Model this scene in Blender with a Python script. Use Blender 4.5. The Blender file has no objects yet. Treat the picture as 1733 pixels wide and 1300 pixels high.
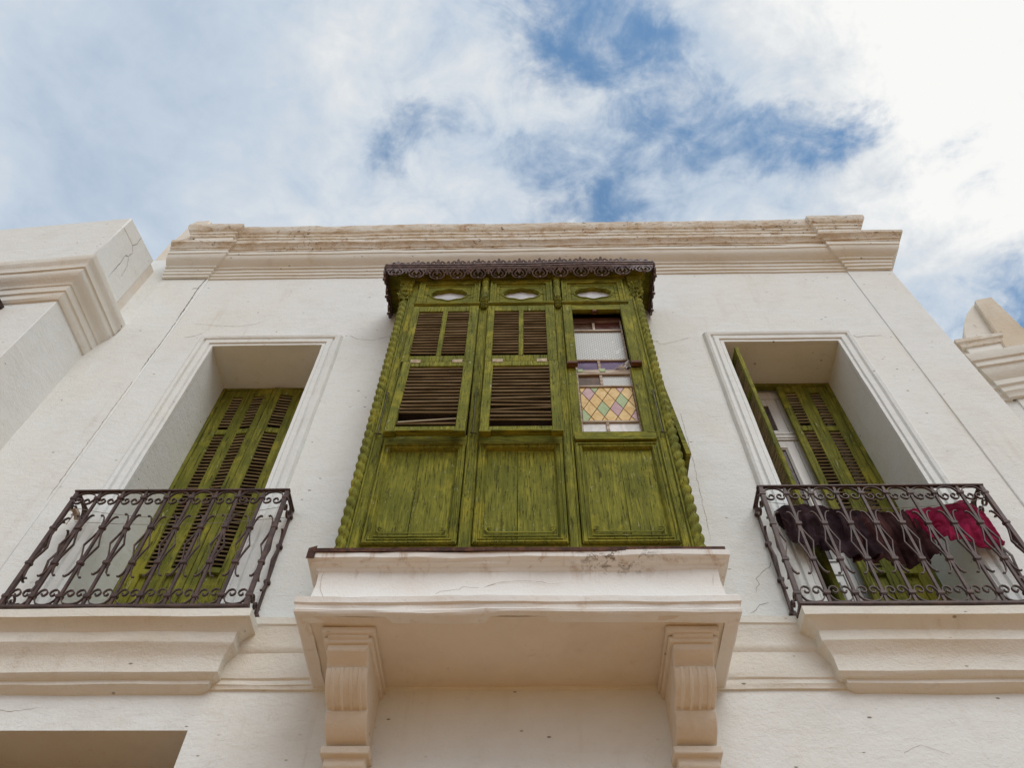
import bpy, bmesh, math, random
from mathutils import Vector, Matrix, noise
random.seed(7)
R = math.radians
SC = bpy.context.scene
COL = SC.collection

# ------------------------------------------------------------------ camera
cam = bpy.data.objects.new("camera", bpy.data.cameras.new("camera"))
COL.objects.link(cam)
SC.camera = cam
cam.data.sensor_fit = 'HORIZONTAL'
cam.data.sensor_width = 36.0
cam.data.lens = 36.0 * 1350.0 / 1733.0
cam.data.clip_start = 0.05
cam.data.clip_end = 5000
cx_ = Vector((0.99973899, 0.01966488, 0.01162959))
cu_ = Vector((0.00973748, -0.82725214, 0.56174646))
cf_ = Vector((-0.02066728, 0.5614866, 0.8272277))
cm = Matrix.Identity(4)
for i in range(3):
    cm[i][0], cm[i][1], cm[i][2] = cx_[i], cu_[i], -cf_[i]
cm[2][3] = 1.6
cam.matrix_world = cm

# ------------------------------------------------------------------ world sky
SUN_DIR = Vector((0.30, -0.66, 0.80)).normalized()
W = bpy.data.worlds.new("World")
SC.world = W
W.use_nodes = True
wn, wl = W.node_tree.nodes, W.node_tree.links
wn.clear()


def wnode(t, **k):
    n = wn.new(t)
    for a, b in k.items():
        setattr(n, a, b)
    return n


def wmath(op, a, b=None, c=None, clamp=False):
    n = wnode('ShaderNodeMath', operation=op, use_clamp=clamp)
    for i, x in enumerate((a, b, c)):
        if x is None:
            continue
        if isinstance(x, (int, float)):
            n.inputs[i].default_value = x
        else:
            wl.new(x, n.inputs[i])
    return n.outputs[0]


def wsmooth(x, lo, hi, a=0.0, b=1.0):
    n = wnode('ShaderNodeMapRange', interpolation_type='SMOOTHSTEP')
    wl.new(x, n.inputs[0])
    for i, q in enumerate((lo, hi, a, b)):
        n.inputs[i + 1].default_value = q
    return n.outputs[0]


SKY_STRENGTH = 0.12
sky = wnode('ShaderNodeTexSky', sky_type='NISHITA', sun_disc=False)
sky.sun_elevation = math.asin(SUN_DIR.z)
sky.sun_rotation = math.atan2(SUN_DIR.x, SUN_DIR.y)
sky.air_density, sky.dust_density, sky.ozone_density = 1.0, 0.6, 2.0
tc = wnode('ShaderNodeTexCoord')
sep = wnode('ShaderNodeSeparateXYZ')
wl.new(tc.outputs['Generated'], sep.inputs[0])
zz = wmath('MAXIMUM', sep.outputs[2], 0.10)
px = wmath('DIVIDE', sep.outputs[0], zz)
py = wmath('DIVIDE', sep.outputs[1], zz)
comb = wnode('ShaderNodeCombineXYZ')
wl.new(px, comb.inputs[0])
wl.new(py, comb.inputs[1])
P = comb.outputs[0]


def wnoise(scale, detail=6, rough=0.55, dist=0.0, off=(0, 0, 0), stretch=(1, 1, 1), rot=0.0):
    mp = wnode('ShaderNodeMapping')
    mp.inputs['Location'].default_value = off
    mp.inputs['Scale'].default_value = stretch
    mp.inputs['Rotation'].default_value = (0, 0, rot)
    wl.new(P, mp.inputs[0])
    n = wnode('ShaderNodeTexNoise')
    n.inputs['Scale'].default_value = scale
    n.inputs['Detail'].default_value = detail
    n.inputs['Roughness'].default_value = rough
    n.inputs['Distortion'].default_value = dist
    wl.new(mp.outputs[0], n.inputs['Vector'])
    return n


warp = wnoise(7.0, 5, 0.6, off=(3.1, 1.7, 0))
wsub = wnode('ShaderNodeVectorMath', operation='SUBTRACT')
wl.new(warp.outputs['Color'], wsub.inputs[0])
wsub.inputs[1].default_value = (0.5, 0.5, 0.5)
wscl = wnode('ShaderNodeVectorMath', operation='SCALE')
wl.new(wsub.outputs[0], wscl.inputs[0])
wscl.inputs['Scale'].default_value = 0.17
wadd = wnode('ShaderNodeVectorMath', operation='ADD')
wl.new(P, wadd.inputs[0])
wl.new(wscl.outputs[0], wadd.inputs[1])
PW = wadd.outputs[0]


def blob(cx, cy, r0, r1, sx=1.0, sy=1.0, src=None):
    m = wnode('ShaderNodeVectorMath', operation='SUBTRACT')
    wl.new(src or PW, m.inputs[0])
    m.inputs[1].default_value = (cx, cy, 0)
    k = wnode('ShaderNodeVectorMath', operation='MULTIPLY')
    wl.new(m.outputs[0], k.inputs[0])
    k.inputs[1].default_value = (1 / sx, 1 / sy, 1)
    n = wnode('ShaderNodeVectorMath', operation='LENGTH')
    wl.new(k.outputs[0], n.inputs[0])
    return wsmooth(n.outputs['Value'], r0, r1, 1.0, 0.0)


# openings in the cloud sheet: a ragged band of blue, seen also elsewhere overhead
gap = None
for amt, b in ((0.80, (0.05, 0.13, 0.0, 0.15)), (0.70, (0.105, 0.195, 0.0, 0.125)), (-0.9, (0.31, 0.165, 0.0, 0.15)), (0.72, (0.175, 0.25, 0.0, 0.12)),
               (0.72, (0.255, 0.285, 0.0, 0.115)), (0.72, (0.335, 0.298, 0.0, 0.105)), (0.55, (0.395, 0.312, 0.0, 0.08)), (0.70, (-0.135, 0.290, 0.0, 0.085)),
               (0.66, (0.06, 0.405, 0.0, 0.14)), (0.55, (0.15, 0.385, 0.0, 0.13)), (0.34, (0.02, 0.26, 0.0, 0.19)), (0.70, (0.73, 0.56, 0.0, 0.18)),
               (0.42, (0.56, 0.37, 0.0, 0.10)), (0.10, (-0.62, 0.30, 0.0, 0.30)),
               (0.9, (-0.9, -0.7, 0.0, 0.6)), (0.9, (1.6, -0.9, 0.0, 0.7)), (0.9, (-1.9, 0.9, 0.0, 0.7)), (0.8, (0.5, -1.8, 0, 0.7))):
    q = wmath('MULTIPLY', blob(*b), amt)
    gap = q if gap is None else wmath('ADD', gap, q)
gap = wmath('MAXIMUM', wmath('MINIMUM', gap, 1.0), -0.4)
fine = wnoise(11.0, 10, 0.62, 0.5, off=(0.4, 2.2, 0), stretch=(1, 1.2, 1), rot=0.5)
fine2 = wnoise(34.0, 7, 0.62, 0.3, off=(5.4, 0.2, 0))
f1 = wmath('ADD', wmath('MULTIPLY', fine.outputs[0], 0.72), wmath('MULTIPLY', fine2.outputs[0], 0.28))
calm = blob(-0.55, 0.22, 0.10, 0.50)
amp = wmath('SUBTRACT', 2.35, wmath('MULTIPLY', calm, 1.4))
cov = wmath('ADD', 1.14, wmath('MULTIPLY', wmath('SUBTRACT', f1, 0.5), amp))
cov = wmath('SUBTRACT', cov, wmath('MULTIPLY', gap, 1.02))
alpha = wsmooth(cov, -0.12, 1.0)
# thickness shading of the cloud sheet: thin veils bluish, thick parts white
veil = wnoise(3.2, 7, 0.55, 0.4, off=(1.3, 4.0, 0), stretch=(1.0, 1.0, 1), rot=-0.6)
bright = blob(0.56, 0.17, 0.06, 0.34)
bright2 = blob(0.66, 0.36, 0.02, 0.22)
mid = blob(-0.12, 0.30, 0.02, 0.42)
thick = wmath('ADD', wmath('MULTIPLY', wmath('SUBTRACT', veil.outputs[0], 0.5), 1.4),
              wmath('MULTIPLY', wmath('SUBTRACT', f1, 0.5), wmath('SUBTRACT', 1.4, wmath('MULTIPLY', calm, 0.9))))
thick = wmath('ADD', thick, 0.40)
thick = wmath('ADD', thick, wmath('MULTIPLY', bright, 1.0))
thick = wmath('ADD', thick, wmath('MULTIPLY', bright2, 0.5))
thick = wmath('ADD', thick, wmath('MULTIPLY', mid, 0.12), clamp=True)
ramp = wnode('ShaderNodeValToRGB')
wl.new(thick, ramp.inputs[0])
el = ramp.color_ramp.elements
el[0].position, el[0].color = 0.0, (0.44, 0.55, 0.70, 1)
el[1].position, el[1].color = 1.0, (1.02, 1.02, 1.00, 1)
e = el.new(0.35); e.color = (0.60, 0.69, 0.80, 1)
e = el.new(0.65); e.color = (0.78, 0.82, 0.86, 1)
cs = wnode('ShaderNodeVectorMath', operation='SCALE')
wl.new(ramp.outputs[0], cs.inputs[0])
cs.inputs['Scale'].default_value = 0.88 / SKY_STRENGTH
skb = wnode('ShaderNodeVectorMath', operation='MULTIPLY')
wl.new(sky.outputs[0], skb.inputs[0])
skb.inputs[1].default_value = (1.25, 1.55, 1.50)
mix = wnode('ShaderNodeMix', data_type='RGBA')
wl.new(alpha, mix.inputs[0])
wl.new(skb.outputs[0], mix.inputs[6])
wl.new(cs.outputs[0], mix.inputs[7])
bg = wnode('ShaderNodeBackground')
bg.inputs[1].default_value = SKY_STRENGTH
wl.new(mix.outputs[2], bg.inputs[0])
wo = wnode('ShaderNodeOutputWorld')
wl.new(bg.outputs[0], wo.inputs[0])

# ------------------------------------------------------------------ sun (bright veil of cloud, very soft)
sl = bpy.data.lights.new("sun", 'SUN')
sl.energy = 1.5
sl.angle = R(38)
sl.color = (1.0, 0.985, 0.95)
sun = bpy.data.objects.new("sun", sl)
COL.objects.link(sun)
sun.location = (3, -8, 20)
sun.rotation_euler = SUN_DIR.to_track_quat('Z', 'Y').to_euler()

vs = SC.view_settings
vs.view_transform = 'Standard'
vs.look = 'None'
vs.exposure = 0.08
vs.gamma = 1.0
vs.use_curve_mapping = False
SC.cycles.max_bounces = 6
SC.cycles.diffuse_bounces = 4


# ================================================================== materials
class NT:
    def __init__(s, name):
        s.m = bpy.data.materials.new(name)
        s.m.use_nodes = True
        s.n, s.l = s.m.node_tree.nodes, s.m.node_tree.links
        s.n.clear()
        s.out = s.n.new('ShaderNodeOutputMaterial')
        s.b = s.n.new('ShaderNodeBsdfPrincipled')
        s.l.new(s.b.outputs[0], s.out.inputs[0])
        t = s.n.new('ShaderNodeTexCoord')
        oi = s.n.new('ShaderNodeObjectInfo')
        sc = s.n.new('ShaderNodeMath'); sc.operation = 'MULTIPLY'
        sc.inputs[1].default_value = 23.0
        s.l.new(oi.outputs['Random'], sc.inputs[0])
        ad = s.n.new('ShaderNodeVectorMath'); ad.operation = 'ADD'
        s.l.new(t.outputs['Object'], ad.inputs[0])
        s.l.new(sc.outputs[0], ad.inputs[1])
        s.P = ad.outputs[0]
        s.rand = oi.outputs['Random']

    def lk(s, x, sock):
        if isinstance(x, (int, float)):
            sock.default_value = x
        elif isinstance(x, tuple):
            sock.default_value = x if len(x) == 4 or sock.type == 'VECTOR' else (*x, 1)
        else:
            s.l.new(x, sock)

    def mapv(s, scale=(1, 1, 1), rot=(0, 0, 0)):
        m = s.n.new('ShaderNodeMapping')
        s.l.new(s.P, m.inputs[0])
        m.inputs['Scale'].default_value = scale
        m.inputs['Rotation'].default_value = rot
        return m.outputs[0]

    def noise(s, scale, detail=4, rough=0.55, dist=0.0, stretch=None, rot=(0, 0, 0)):
        n = s.n.new('ShaderNodeTexNoise')
        s.l.new(s.mapv(stretch, rot) if stretch else s.P, n.inputs['Vector'])
        n.inputs['Scale'].default_value = scale
        n.inputs['Detail'].default_value = detail
        n.inputs['Roughness'].default_value = rough
        n.inputs['Distortion'].default_value = dist
        return n.outputs[0]

    def voro(s, scale, feature='F1', vec=None, out='Distance', randomness=1.0):
        n = s.n.new('ShaderNodeTexVoronoi')
        n.feature = feature
        s.l.new(vec if vec is not None else s.P, n.inputs['Vector'])
        n.inputs['Scale'].default_value = scale
        n.inputs['Randomness'].default_value = randomness
        return n.outputs[out]

    def math(s, op, a, b=0.0, clamp=False):
        n = s.n.new('ShaderNodeMath'); n.operation = op; n.use_clamp = clamp
        s.lk(a, n.inputs[0]); s.lk(b, n.inputs[1])
        return n.outputs[0]

    def ss(s, x, lo, hi, a=0.0, b=1.0):
        n = s.n.new('ShaderNodeMapRange'); n.interpolation_type = 'SMOOTHSTEP'
        s.l.new(x, n.inputs[0])
        for i, q in enumerate((lo, hi, a, b)):
            n.inputs[i + 1].default_value = q
        return n.outputs[0]

    def mix(s, f, a, b):
        n = s.n.new('ShaderNodeMix'); n.data_type = 'RGBA'
        s.lk(f, n.inputs[0]); s.lk(a, n.inputs[6]); s.lk(b, n.inputs[7])
        return n.outputs[2]

    def ramp(s, x, stops):
        n = s.n.new('ShaderNodeValToRGB')
        s.l.new(x, n.inputs[0])
        el = n.color_ramp.elements
        el[0].position, el[0].color = stops[0][0], (*stops[0][1], 1)
        el[1].position, el[1].color = stops[-1][0], (*stops[-1][1], 1)
        for p, c in stops[1:-1]:
            e = el.new(p); e.color = (*c, 1)
        return n.outputs[0]

    def bump(s, h, dist, strength=1.0, prev=None):
        n = s.n.new('ShaderNodeBump')
        n.inputs['Distance'].default_value = dist
        n.inputs['Strength'].default_value = strength
        s.l.new(h, n.inputs['Height'])
        if prev is not None:
            s.l.new(prev, n.inputs['Normal'])
        return n.outputs[0]

    def done(s, col, rough=0.8, nrm=None, spec=0.3, metal=0.0):
        s.lk(col, s.b.inputs['Base Color'])
        s.lk(rough, s.b.inputs['Roughness'])
        s.b.inputs['Specular IOR Level'].default_value = spec
        s.b.inputs['Metallic'].default_value = metal
        if nrm is not None:
            s.l.new(nrm, s.b.inputs['Normal'])
        return s.m


def plaster(name, base, warm, dirt=0.3, streak=0.3, chips=0.5, lump=0.006):
    t = NT(name)
    big = t.noise(0.9, 6, 0.6, 0.5)
    c = t.mix(t.ss(big, 0.35, 0.72), base, warm)
    cloudy = t.noise(3.3, 5, 0.6, 0.3)
    c = t.mix(t.math('MULTIPLY', t.ss(cloudy, 0.45, 0.75), 0.35), c, tuple(0.86 * x for x in warm))
    # rain streaks
    st = t.noise(1.0, 5, 0.6, 0.2, stretch=(9, 9, 0.7))
    sm = t.math('MULTIPLY', t.ss(st, 0.56, 0.78), t.ss(big, 0.40, 0.66))
    c = t.mix(t.math('MULTIPLY', sm, streak), c, (0.40, 0.27, 0.16))
    # blotchy brown dirt
    dn = t.noise(5.0, 8, 0.68, 0.6, stretch=(0.6, 0.6, 1.3))
    c = t.mix(t.math('MULTIPLY', t.ss(dn, 0.58, 0.74), dirt), c, (0.30, 0.19, 0.10))
    # small dark flecks where paint has chipped
    w = t.noise(6, 3)
    pv = t.voro(16.0, vec=t.mapv((0.45, 0.45, 1.0)))
    pm = t.math('MULTIPLY', t.ss(pv, 0.06, 0.12, 1.0, 0.0), t.ss(t.noise(2.6, 3), 0.50, 0.62))
    c = t.mix(t.math('MULTIPLY', pm, chips), c, (0.16, 0.11, 0.08))
    pv2 = t.voro(9.0, vec=t.mapv((0.8, 0.8, 1.5)))
    pm2 = t.math('MULTIPLY', t.ss(pv2, 0.014, 0.030, 1.0, 0.0), t.ss(t.noise(1.7, 2), 0.48, 0.54))
    c = t.mix(t.math('MULTIPLY', pm2, chips), c, (0.10, 0.08, 0.07))
    # hairline cracks
    wv = t.n.new('ShaderNodeVectorMath'); wv.operation = 'ADD'
    nn = t.n.new('ShaderNodeTexNoise'); nn.inputs['Scale'].default_value = 3.5; nn.inputs['Detail'].default_value = 5
    t.l.new(t.P, nn.inputs['Vector'])
    t.l.new(t.mapv((0.9, 0.9, 1.5)), wv.inputs[0]); t.l.new(nn.outputs['Color'], wv.inputs[1])
    ce = t.voro(0.9, 'DISTANCE_TO_EDGE', wv.outputs[0])
    cmk = t.math('MULTIPLY', t.ss(ce, 0.001, 0.006, 1.0, 0.0), t.ss(t.noise(1.1, 2), 0.54, 0.62))
    c = t.mix(t.math('MULTIPLY', cmk, 0.12), c, (0.25, 0.19, 0.14))
    h1 = t.noise(7.0, 5, 0.6, 0.4, stretch=(0.8, 0.8, 1.5))
    h2 = t.noise(48.0, 6, 0.72)
    fl = t.noise(18.0, 6, 0.7, 1.2, stretch=(0.5, 0.5, 1.4))
    flk = t.ss(fl, 0.56, 0.60)
    n = t.bump(h1, lump)
    n = t.bump(h2, 0.0045, 1.0, n)
    n = t.bump(flk, 0.0010, 0.6, n)
    hh = t.math('MULTIPLY', pm, -1.0)
    n = t.bump(hh, 0.004, 1.0, n)
    return t.done(c, 0.9, n, 0.15)


M = {}
M['plaster'] = plaster('white_plaster', (0.80, 0.815, 0.80), (0.79, 0.785, 0.735), 0.09, 0.26, 0.8)
M['mould'] = plaster('moulded_plaster', (0.80, 0.79, 0.735), (0.775, 0.735, 0.645), 0.20, 0.30, 0.7, 0.005)
M['ledge'] = plaster('stained_plaster', (0.80, 0.775, 0.74), (0.74, 0.655, 0.565), 0.22, 0.45, 0.7, 0.005)
def crown_mat():
    t = NT('weathered_cornice')
    a = t.noise(1.0, 9, 0.72, 0.8, stretch=(3.5, 3.5, 9))
    c = t.ramp(a, [(0.26, (0.36, 0.235, 0.14)), (0.38, (0.60, 0.49, 0.37)), (0.47, (0.72, 0.64, 0.53)), (0.60, (0.80, 0.78, 0.72))])
    sp = t.noise(22.0, 8, 0.75, 0.6, stretch=(0.7, 0.7, 1.2))
    c = t.mix(t.math('MULTIPLY', t.ss(sp, 0.56, 0.63), t.math('ADD', 0.36, t.math('MULTIPLY', t.ss(t.noise(1.6, 3), 0.44, 0.60), 0.62))), c, (0.085, 0.045, 0.028))
    fr = t.noise(9.0, 6, 0.7, 0.5)
    c = t.mix(t.math('MULTIPLY', t.ss(fr, 0.57, 0.68), 0.6), c, (0.40, 0.20, 0.10))
    n = t.bump(t.noise(14, 6, 0.65), 0.010)
    n = t.bump(sp, 0.006, 1.0, n)
    return t.done(c, 0.95, n, 0.1)


M['crown'] = crown_mat()
M['corbel'] = plaster('tan_corbel_plaster', (0.78, 0.71, 0.61), (0.73, 0.635, 0.51), 0.20, 0.35, 0.6, 0.005)  # tan plaster of the ledge soffit and corbels, lightly streaked
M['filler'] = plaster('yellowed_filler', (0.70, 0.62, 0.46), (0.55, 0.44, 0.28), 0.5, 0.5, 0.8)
M['tan'] = plaster('tan_plaster', (0.76, 0.70, 0.60), (0.66, 0.56, 0.43), 0.35, 0.5, 0.5)
M['cream'] = plaster('cream_plaster', (0.78, 0.74, 0.67), (0.74, 0.64, 0.52), 0.35, 0.4, 0.7)


def ledge_front():
    t = NT('rust_streaked_plaster')
    tco = t.n.new('ShaderNodeTexCoord')
    sx = t.n.new('ShaderNodeSeparateXYZ'); t.l.new(tco.outputs['Object'], sx.inputs[0])
    big = t.noise(1.1, 6, 0.6, 0.5)
    c = t.mix(t.ss(big, 0.38, 0.70), (0.80, 0.785, 0.75), (0.75, 0.68, 0.60))
    top = t.ss(sx.outputs[2], 0.02, 0.19)
    dr = t.ss(t.noise(1.0, 6, 0.7, 0.4, stretch=(11, 11, 1.2)), 0.50, 0.72)
    c = t.mix(t.math('MULTIPLY', t.math('MULTIPLY', top, dr), 0.75), c, (0.42, 0.26, 0.15))
    spot = t.math('MULTIPLY', t.ss(t.math('ABSOLUTE', t.math('SUBTRACT', sx.outputs[0], 0.58)), 0.05, 0.36, 1.0, 0.0), t.ss(sx.outputs[2], 0.06, 0.20))
    mo = t.ss(t.noise(24.0, 7, 0.75, 0.5, stretch=(0.8, 0.8, 1.0)), 0.50, 0.60)
    c = t.mix(t.math('MULTIPLY', t.math('MULTIPLY', spot, mo), 0.85), c, (0.11, 0.06, 0.018))
    low = t.ss(sx.outputs[2], -0.08, -0.16)
    lo = t.ss(t.noise(9.0, 7, 0.7, 0.2), 0.56, 0.72)
    c = t.mix(t.math('MULTIPLY', t.math('MULTIPLY', low, lo), 0.45), c, (0.52, 0.36, 0.22))
    fk = t.ss(t.noise(20.0, 7, 0.72, 0.3, stretch=(0.5, 0.5, 1.3)), 0.58, 0.62)
    sp = t.ss(t.noise(52.0, 3, 0.6, 0.0, stretch=(0.6, 0.6, 1.2)), 0.735, 0.76)
    c = t.mix(t.math('MULTIPLY', sp, 0.7), c, (0.22, 0.15, 0.10))
    n = t.bump(t.noise(7, 5, 0.6, 0.4), 0.007)
    n = t.bump(fk, 0.001, 0.4, n)
    n = t.bump(t.noise(70, 4, 0.65), 0.0022, 1.0, n)
    return t.done(c, 0.9, n, 0.15)


M['ledge_front'] = ledge_front()


def peel():
    t = NT('peeling_plaster')
    big = t.noise(1.4, 6, 0.6)
    c = t.mix(t.ss(big, 0.4, 0.7), (0.79, 0.77, 0.72), (0.72, 0.65, 0.55))
    pn = t.noise(5.0, 8, 0.62, 0.8, stretch=(0.7, 0.7, 1.4))
    pk = t.math('MULTIPLY', t.ss(pn, 0.57, 0.60), t.ss(t.noise(1.2, 2), 0.42, 0.55))
    c = t.mix(pk, c, t.mix(t.noise(40, 3), (0.42, 0.24, 0.12), (0.20, 0.11, 0.07)))
    n = t.bump(t.noise(8, 5), 0.006)
    n = t.bump(t.math('SUBTRACT', 1.0, pk), 0.006, 1.0, n)
    return t.done(c, 0.9, n, 0.15)


M['peel'] = peel()


def green(name, stretch, dark=1.0):
    """sun-bleached olive green paint, cracked along the grain"""
    t = NT(name)
    g = t.noise(1.0, 8, 0.66, 0.5, stretch=stretch)
    pat = t.noise(3.0, 5, 0.6, 0.4)
    k = dark
    c = t.ramp(g, [(0.22, (0.080 * k, 0.078 * k, 0.012)), (0.38, (0.160 * k, 0.158 * k, 0.019)),
                   (0.55, (0.235 * k, 0.228 * k, 0.027)), (0.76, (0.44 * k, 0.405 * k, 0.056))])
    c = t.mix(t.math('MULTIPLY', t.ss(pat, 0.40, 0.62), 0.66), c, (0.108 * k, 0.122 * k, 0.014))
    yel = t.noise(2.6, 5, 0.65, 0.3)
    c = t.mix(t.math('MULTIPLY', t.ss(yel, 0.50, 0.68), 0.58), c, (0.42 * k, 0.36 * k, 0.034))
    # bare grey-brown wood where paint has split along the grain
    cr = t.noise(1.0, 6, 0.7, 1.0, stretch=tuple(x * 1.9 for x in stretch))
    crm = t.ss(cr, 0.575, 0.635)
    c = t.mix(t.math('MULTIPLY', crm, 0.72), c, (0.060, 0.047, 0.020))
    fk = t.noise(34.0, 5, 0.7, 0.6, stretch=tuple(0.25 + 0.75 * x / max(stretch) for x in stretch))
    fm = t.math('MULTIPLY', t.ss(fk, 0.62, 0.67), t.ss(pat, 0.36, 0.55))
    c = t.mix(t.math('MULTIPLY', fm, 0.75), c, (0.42, 0.41, 0.22))
    dkp = t.math('MULTIPLY', t.ss(t.noise(26.0, 5, 0.7, 0.8, stretch=tuple(0.35 + 0.65 * x / max(stretch) for x in stretch)), 0.60, 0.66), 0.65)
    c = t.mix(dkp, c, (0.075, 0.066, 0.022))
    h = t.math('ADD', g, t.math('MULTIPLY', crm, -0.9))
    n = t.bump(h, 0.007)
    n = t.bump(fk, 0.004, 0.8, n)
    n = t.bump(t.noise(60, 4, 0.6), 0.0016, 0.8, n)
    return t.done(c, 0.75, n, 0.16)


M['green_v'] = green('green_paint_vertical', (55, 55, 3.0), 0.96)
M['green_h'] = green('green_paint_horizontal', (3.0, 55, 55), 0.96)
M['green_y'] = green('green_paint_across', (55, 3.0, 55), 0.96)
M['green_soffit'] = green('green_paint_soffit', (2.2, 42, 42), 0.9)
M['door_green'] = green('door_green_paint', (36, 36, 1.6), 0.86)


def simple(name, ca, cb, scale=8, rough=0.6, stretch=None, bump=0.002, spec=0.3, metal=0.0, lo=0.35, hi=0.7, detail=6, bs=None):
    t = NT(name)
    a = t.noise(scale, detail, 0.62, 0.3, stretch=stretch)
    c = t.mix(t.ss(a, lo, hi), ca, cb)
    n = t.bump(t.noise(bs or scale * 3, 5, 0.6, stretch=stretch), bump)
    return t.done(c, rough, n, spec, metal)


M['slat'] = simple('weathered_slat_wood', (0.17, 0.125, 0.070), (0.42, 0.34, 0.22), 1.0, 0.8, (3, 40, 40), 0.002)
M['slat_door'] = simple('door_slat_wood', (0.17, 0.135, 0.065), (0.42, 0.32, 0.18), 1.0, 0.8, (4, 40, 40), 0.002)
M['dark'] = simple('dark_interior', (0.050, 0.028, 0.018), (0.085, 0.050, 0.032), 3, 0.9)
M['iron'] = simple('rusty_wrought_iron', (0.055, 0.032, 0.028), (0.115, 0.066, 0.052), 14, 0.55, None, 0.0015, 0.4)
M['zinc'] = simple('dark_pressed_metal', (0.075, 0.047, 0.047), (0.21, 0.145, 0.140), 20, 0.55, None, 0.002, 0.4)
M['rust'] = simple('rusted_flashing', (0.045, 0.018, 0.011), (0.15, 0.062, 0.032), 18, 0.75, None, 0.003)
M['bare'] = simple('bare_wood', (0.30, 0.20, 0.135), (0.60, 0.53, 0.44), 1.0, 0.8, (4, 30, 30), 0.002)
M['bare_red'] = simple('red_brown_wood', (0.07, 0.026, 0.014), (0.19, 0.085, 0.045), 1.0, 0.7, (4, 30, 30), 0.002)
M['whitewood'] = simple('white_painted_wood', (0.62, 0.60, 0.57), (0.74, 0.73, 0.71), 1.0, 0.55, (24, 24, 2), 0.001)
M['brass'] = simple('old_brass_hinge', (0.22, 0.14, 0.06), (0.52, 0.40, 0.22), 25, 0.5, None, 0.001, 0.5)
M['stay'] = simple('iron_stay', (0.06, 0.055, 0.02), (0.14, 0.13, 0.05), 14, 0.6)
M['crack'] = simple('dark_crack', (0.055, 0.038, 0.028), (0.16, 0.115, 0.08), 30, 0.95)  # dark brown of the stronger crack lines
M['hair'] = simple('fine_crack', (0.22, 0.165, 0.12), (0.46, 0.38, 0.30), 30, 0.95)
M['string'] = simple('pale_string', (0.34, 0.32, 0.26), (0.48, 0.45, 0.36), 20, 0.8)
M['cloth_black'] = simple('black_plum_cloth', (0.026, 0.014, 0.018), (0.070, 0.042, 0.050), 5, 0.95, None, 0.004, 0.1, bs=160)
M['cloth_maroon'] = simple('dark_maroon_cloth', (0.032, 0.013, 0.014), (0.095, 0.040, 0.038), 4, 0.95, None, 0.004, 0.1, bs=160)
M['cloth_red'] = simple('magenta_cloth', (0.19, 0.010, 0.040), (0.38, 0.022, 0.085), 5, 0.9, None, 0.004, 0.1, bs=160)
M['street'] = simple('sandy_paving', (0.34, 0.178, 0.064), (0.40, 0.220, 0.086), 2.0, 0.9, None, 0.004)
M['lower_door'] = simple('brown_recess', (0.20, 0.13, 0.08), (0.27, 0.18, 0.11), 2, 0.8)
M['roof'] = simple('roof_screed', (0.30, 0.26, 0.22), (0.42, 0.37, 0.31), 2, 0.9)
M['darkwood'] = simple('dark_varnished_wood', (0.030, 0.016, 0.012), (0.070, 0.035, 0.026), 1.0, 0.45, (4, 40, 40), 0.001, 0.4)


def glass(name, c1, c2, scale=6, rough=0.22, wav=0.004):
    t = NT(name)
    a = t.noise(scale, 4, 0.6, 1.2)
    c = t.mix(t.ss(a, 0.3, 0.72), c1, c2)
    n = t.bump(t.noise(9, 3, 0.5, 0.8), wav)
    return t.done(c, rough, n, 0.06)


M['g_white'] = glass('milky_glass', (0.60, 0.58, 0.56), (0.80, 0.78, 0.76), 7)
M['g_purple'] = glass('purple_glass', (0.075, 0.042, 0.115), (0.15, 0.095, 0.20))
M['g_brown'] = glass('brown_glass', (0.060, 0.030, 0.018), (0.14, 0.080, 0.050))
M['g_red'] = glass('dark_red_glass', (0.050, 0.014, 0.010), (0.10, 0.036, 0.026))
M['g_amber'] = glass('amber_glass', (0.58, 0.37, 0.12), (0.76, 0.56, 0.27), 10)
M['g_green'] = glass('pale_green_glass', (0.30, 0.40, 0.20), (0.42, 0.50, 0.28), 10)
M['g_pink'] = glass('pink_glass', (0.46, 0.29, 0.31), (0.60, 0.42, 0.42), 10)
M['g_oval'] = glass('sky_tinted_oval_glass', (0.52, 0.52, 0.55), (0.66, 0.67, 0.71), 9, 0.25)  # reflected sky painted in as a pale bluish-white base colour
M['g_window'] = glass('window_glass', (0.055, 0.045, 0.045), (0.13, 0.10, 0.10), 5, 0.06)
M['lead'] = simple('lead_came', (0.16, 0.085, 0.05), (0.25, 0.15, 0.09), 30, 0.6)
M['film'] = simple('torn_plastic_film', (0.62, 0.58, 0.57), (0.78, 0.75, 0.73), 20, 0.35, None, 0.003)


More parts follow.
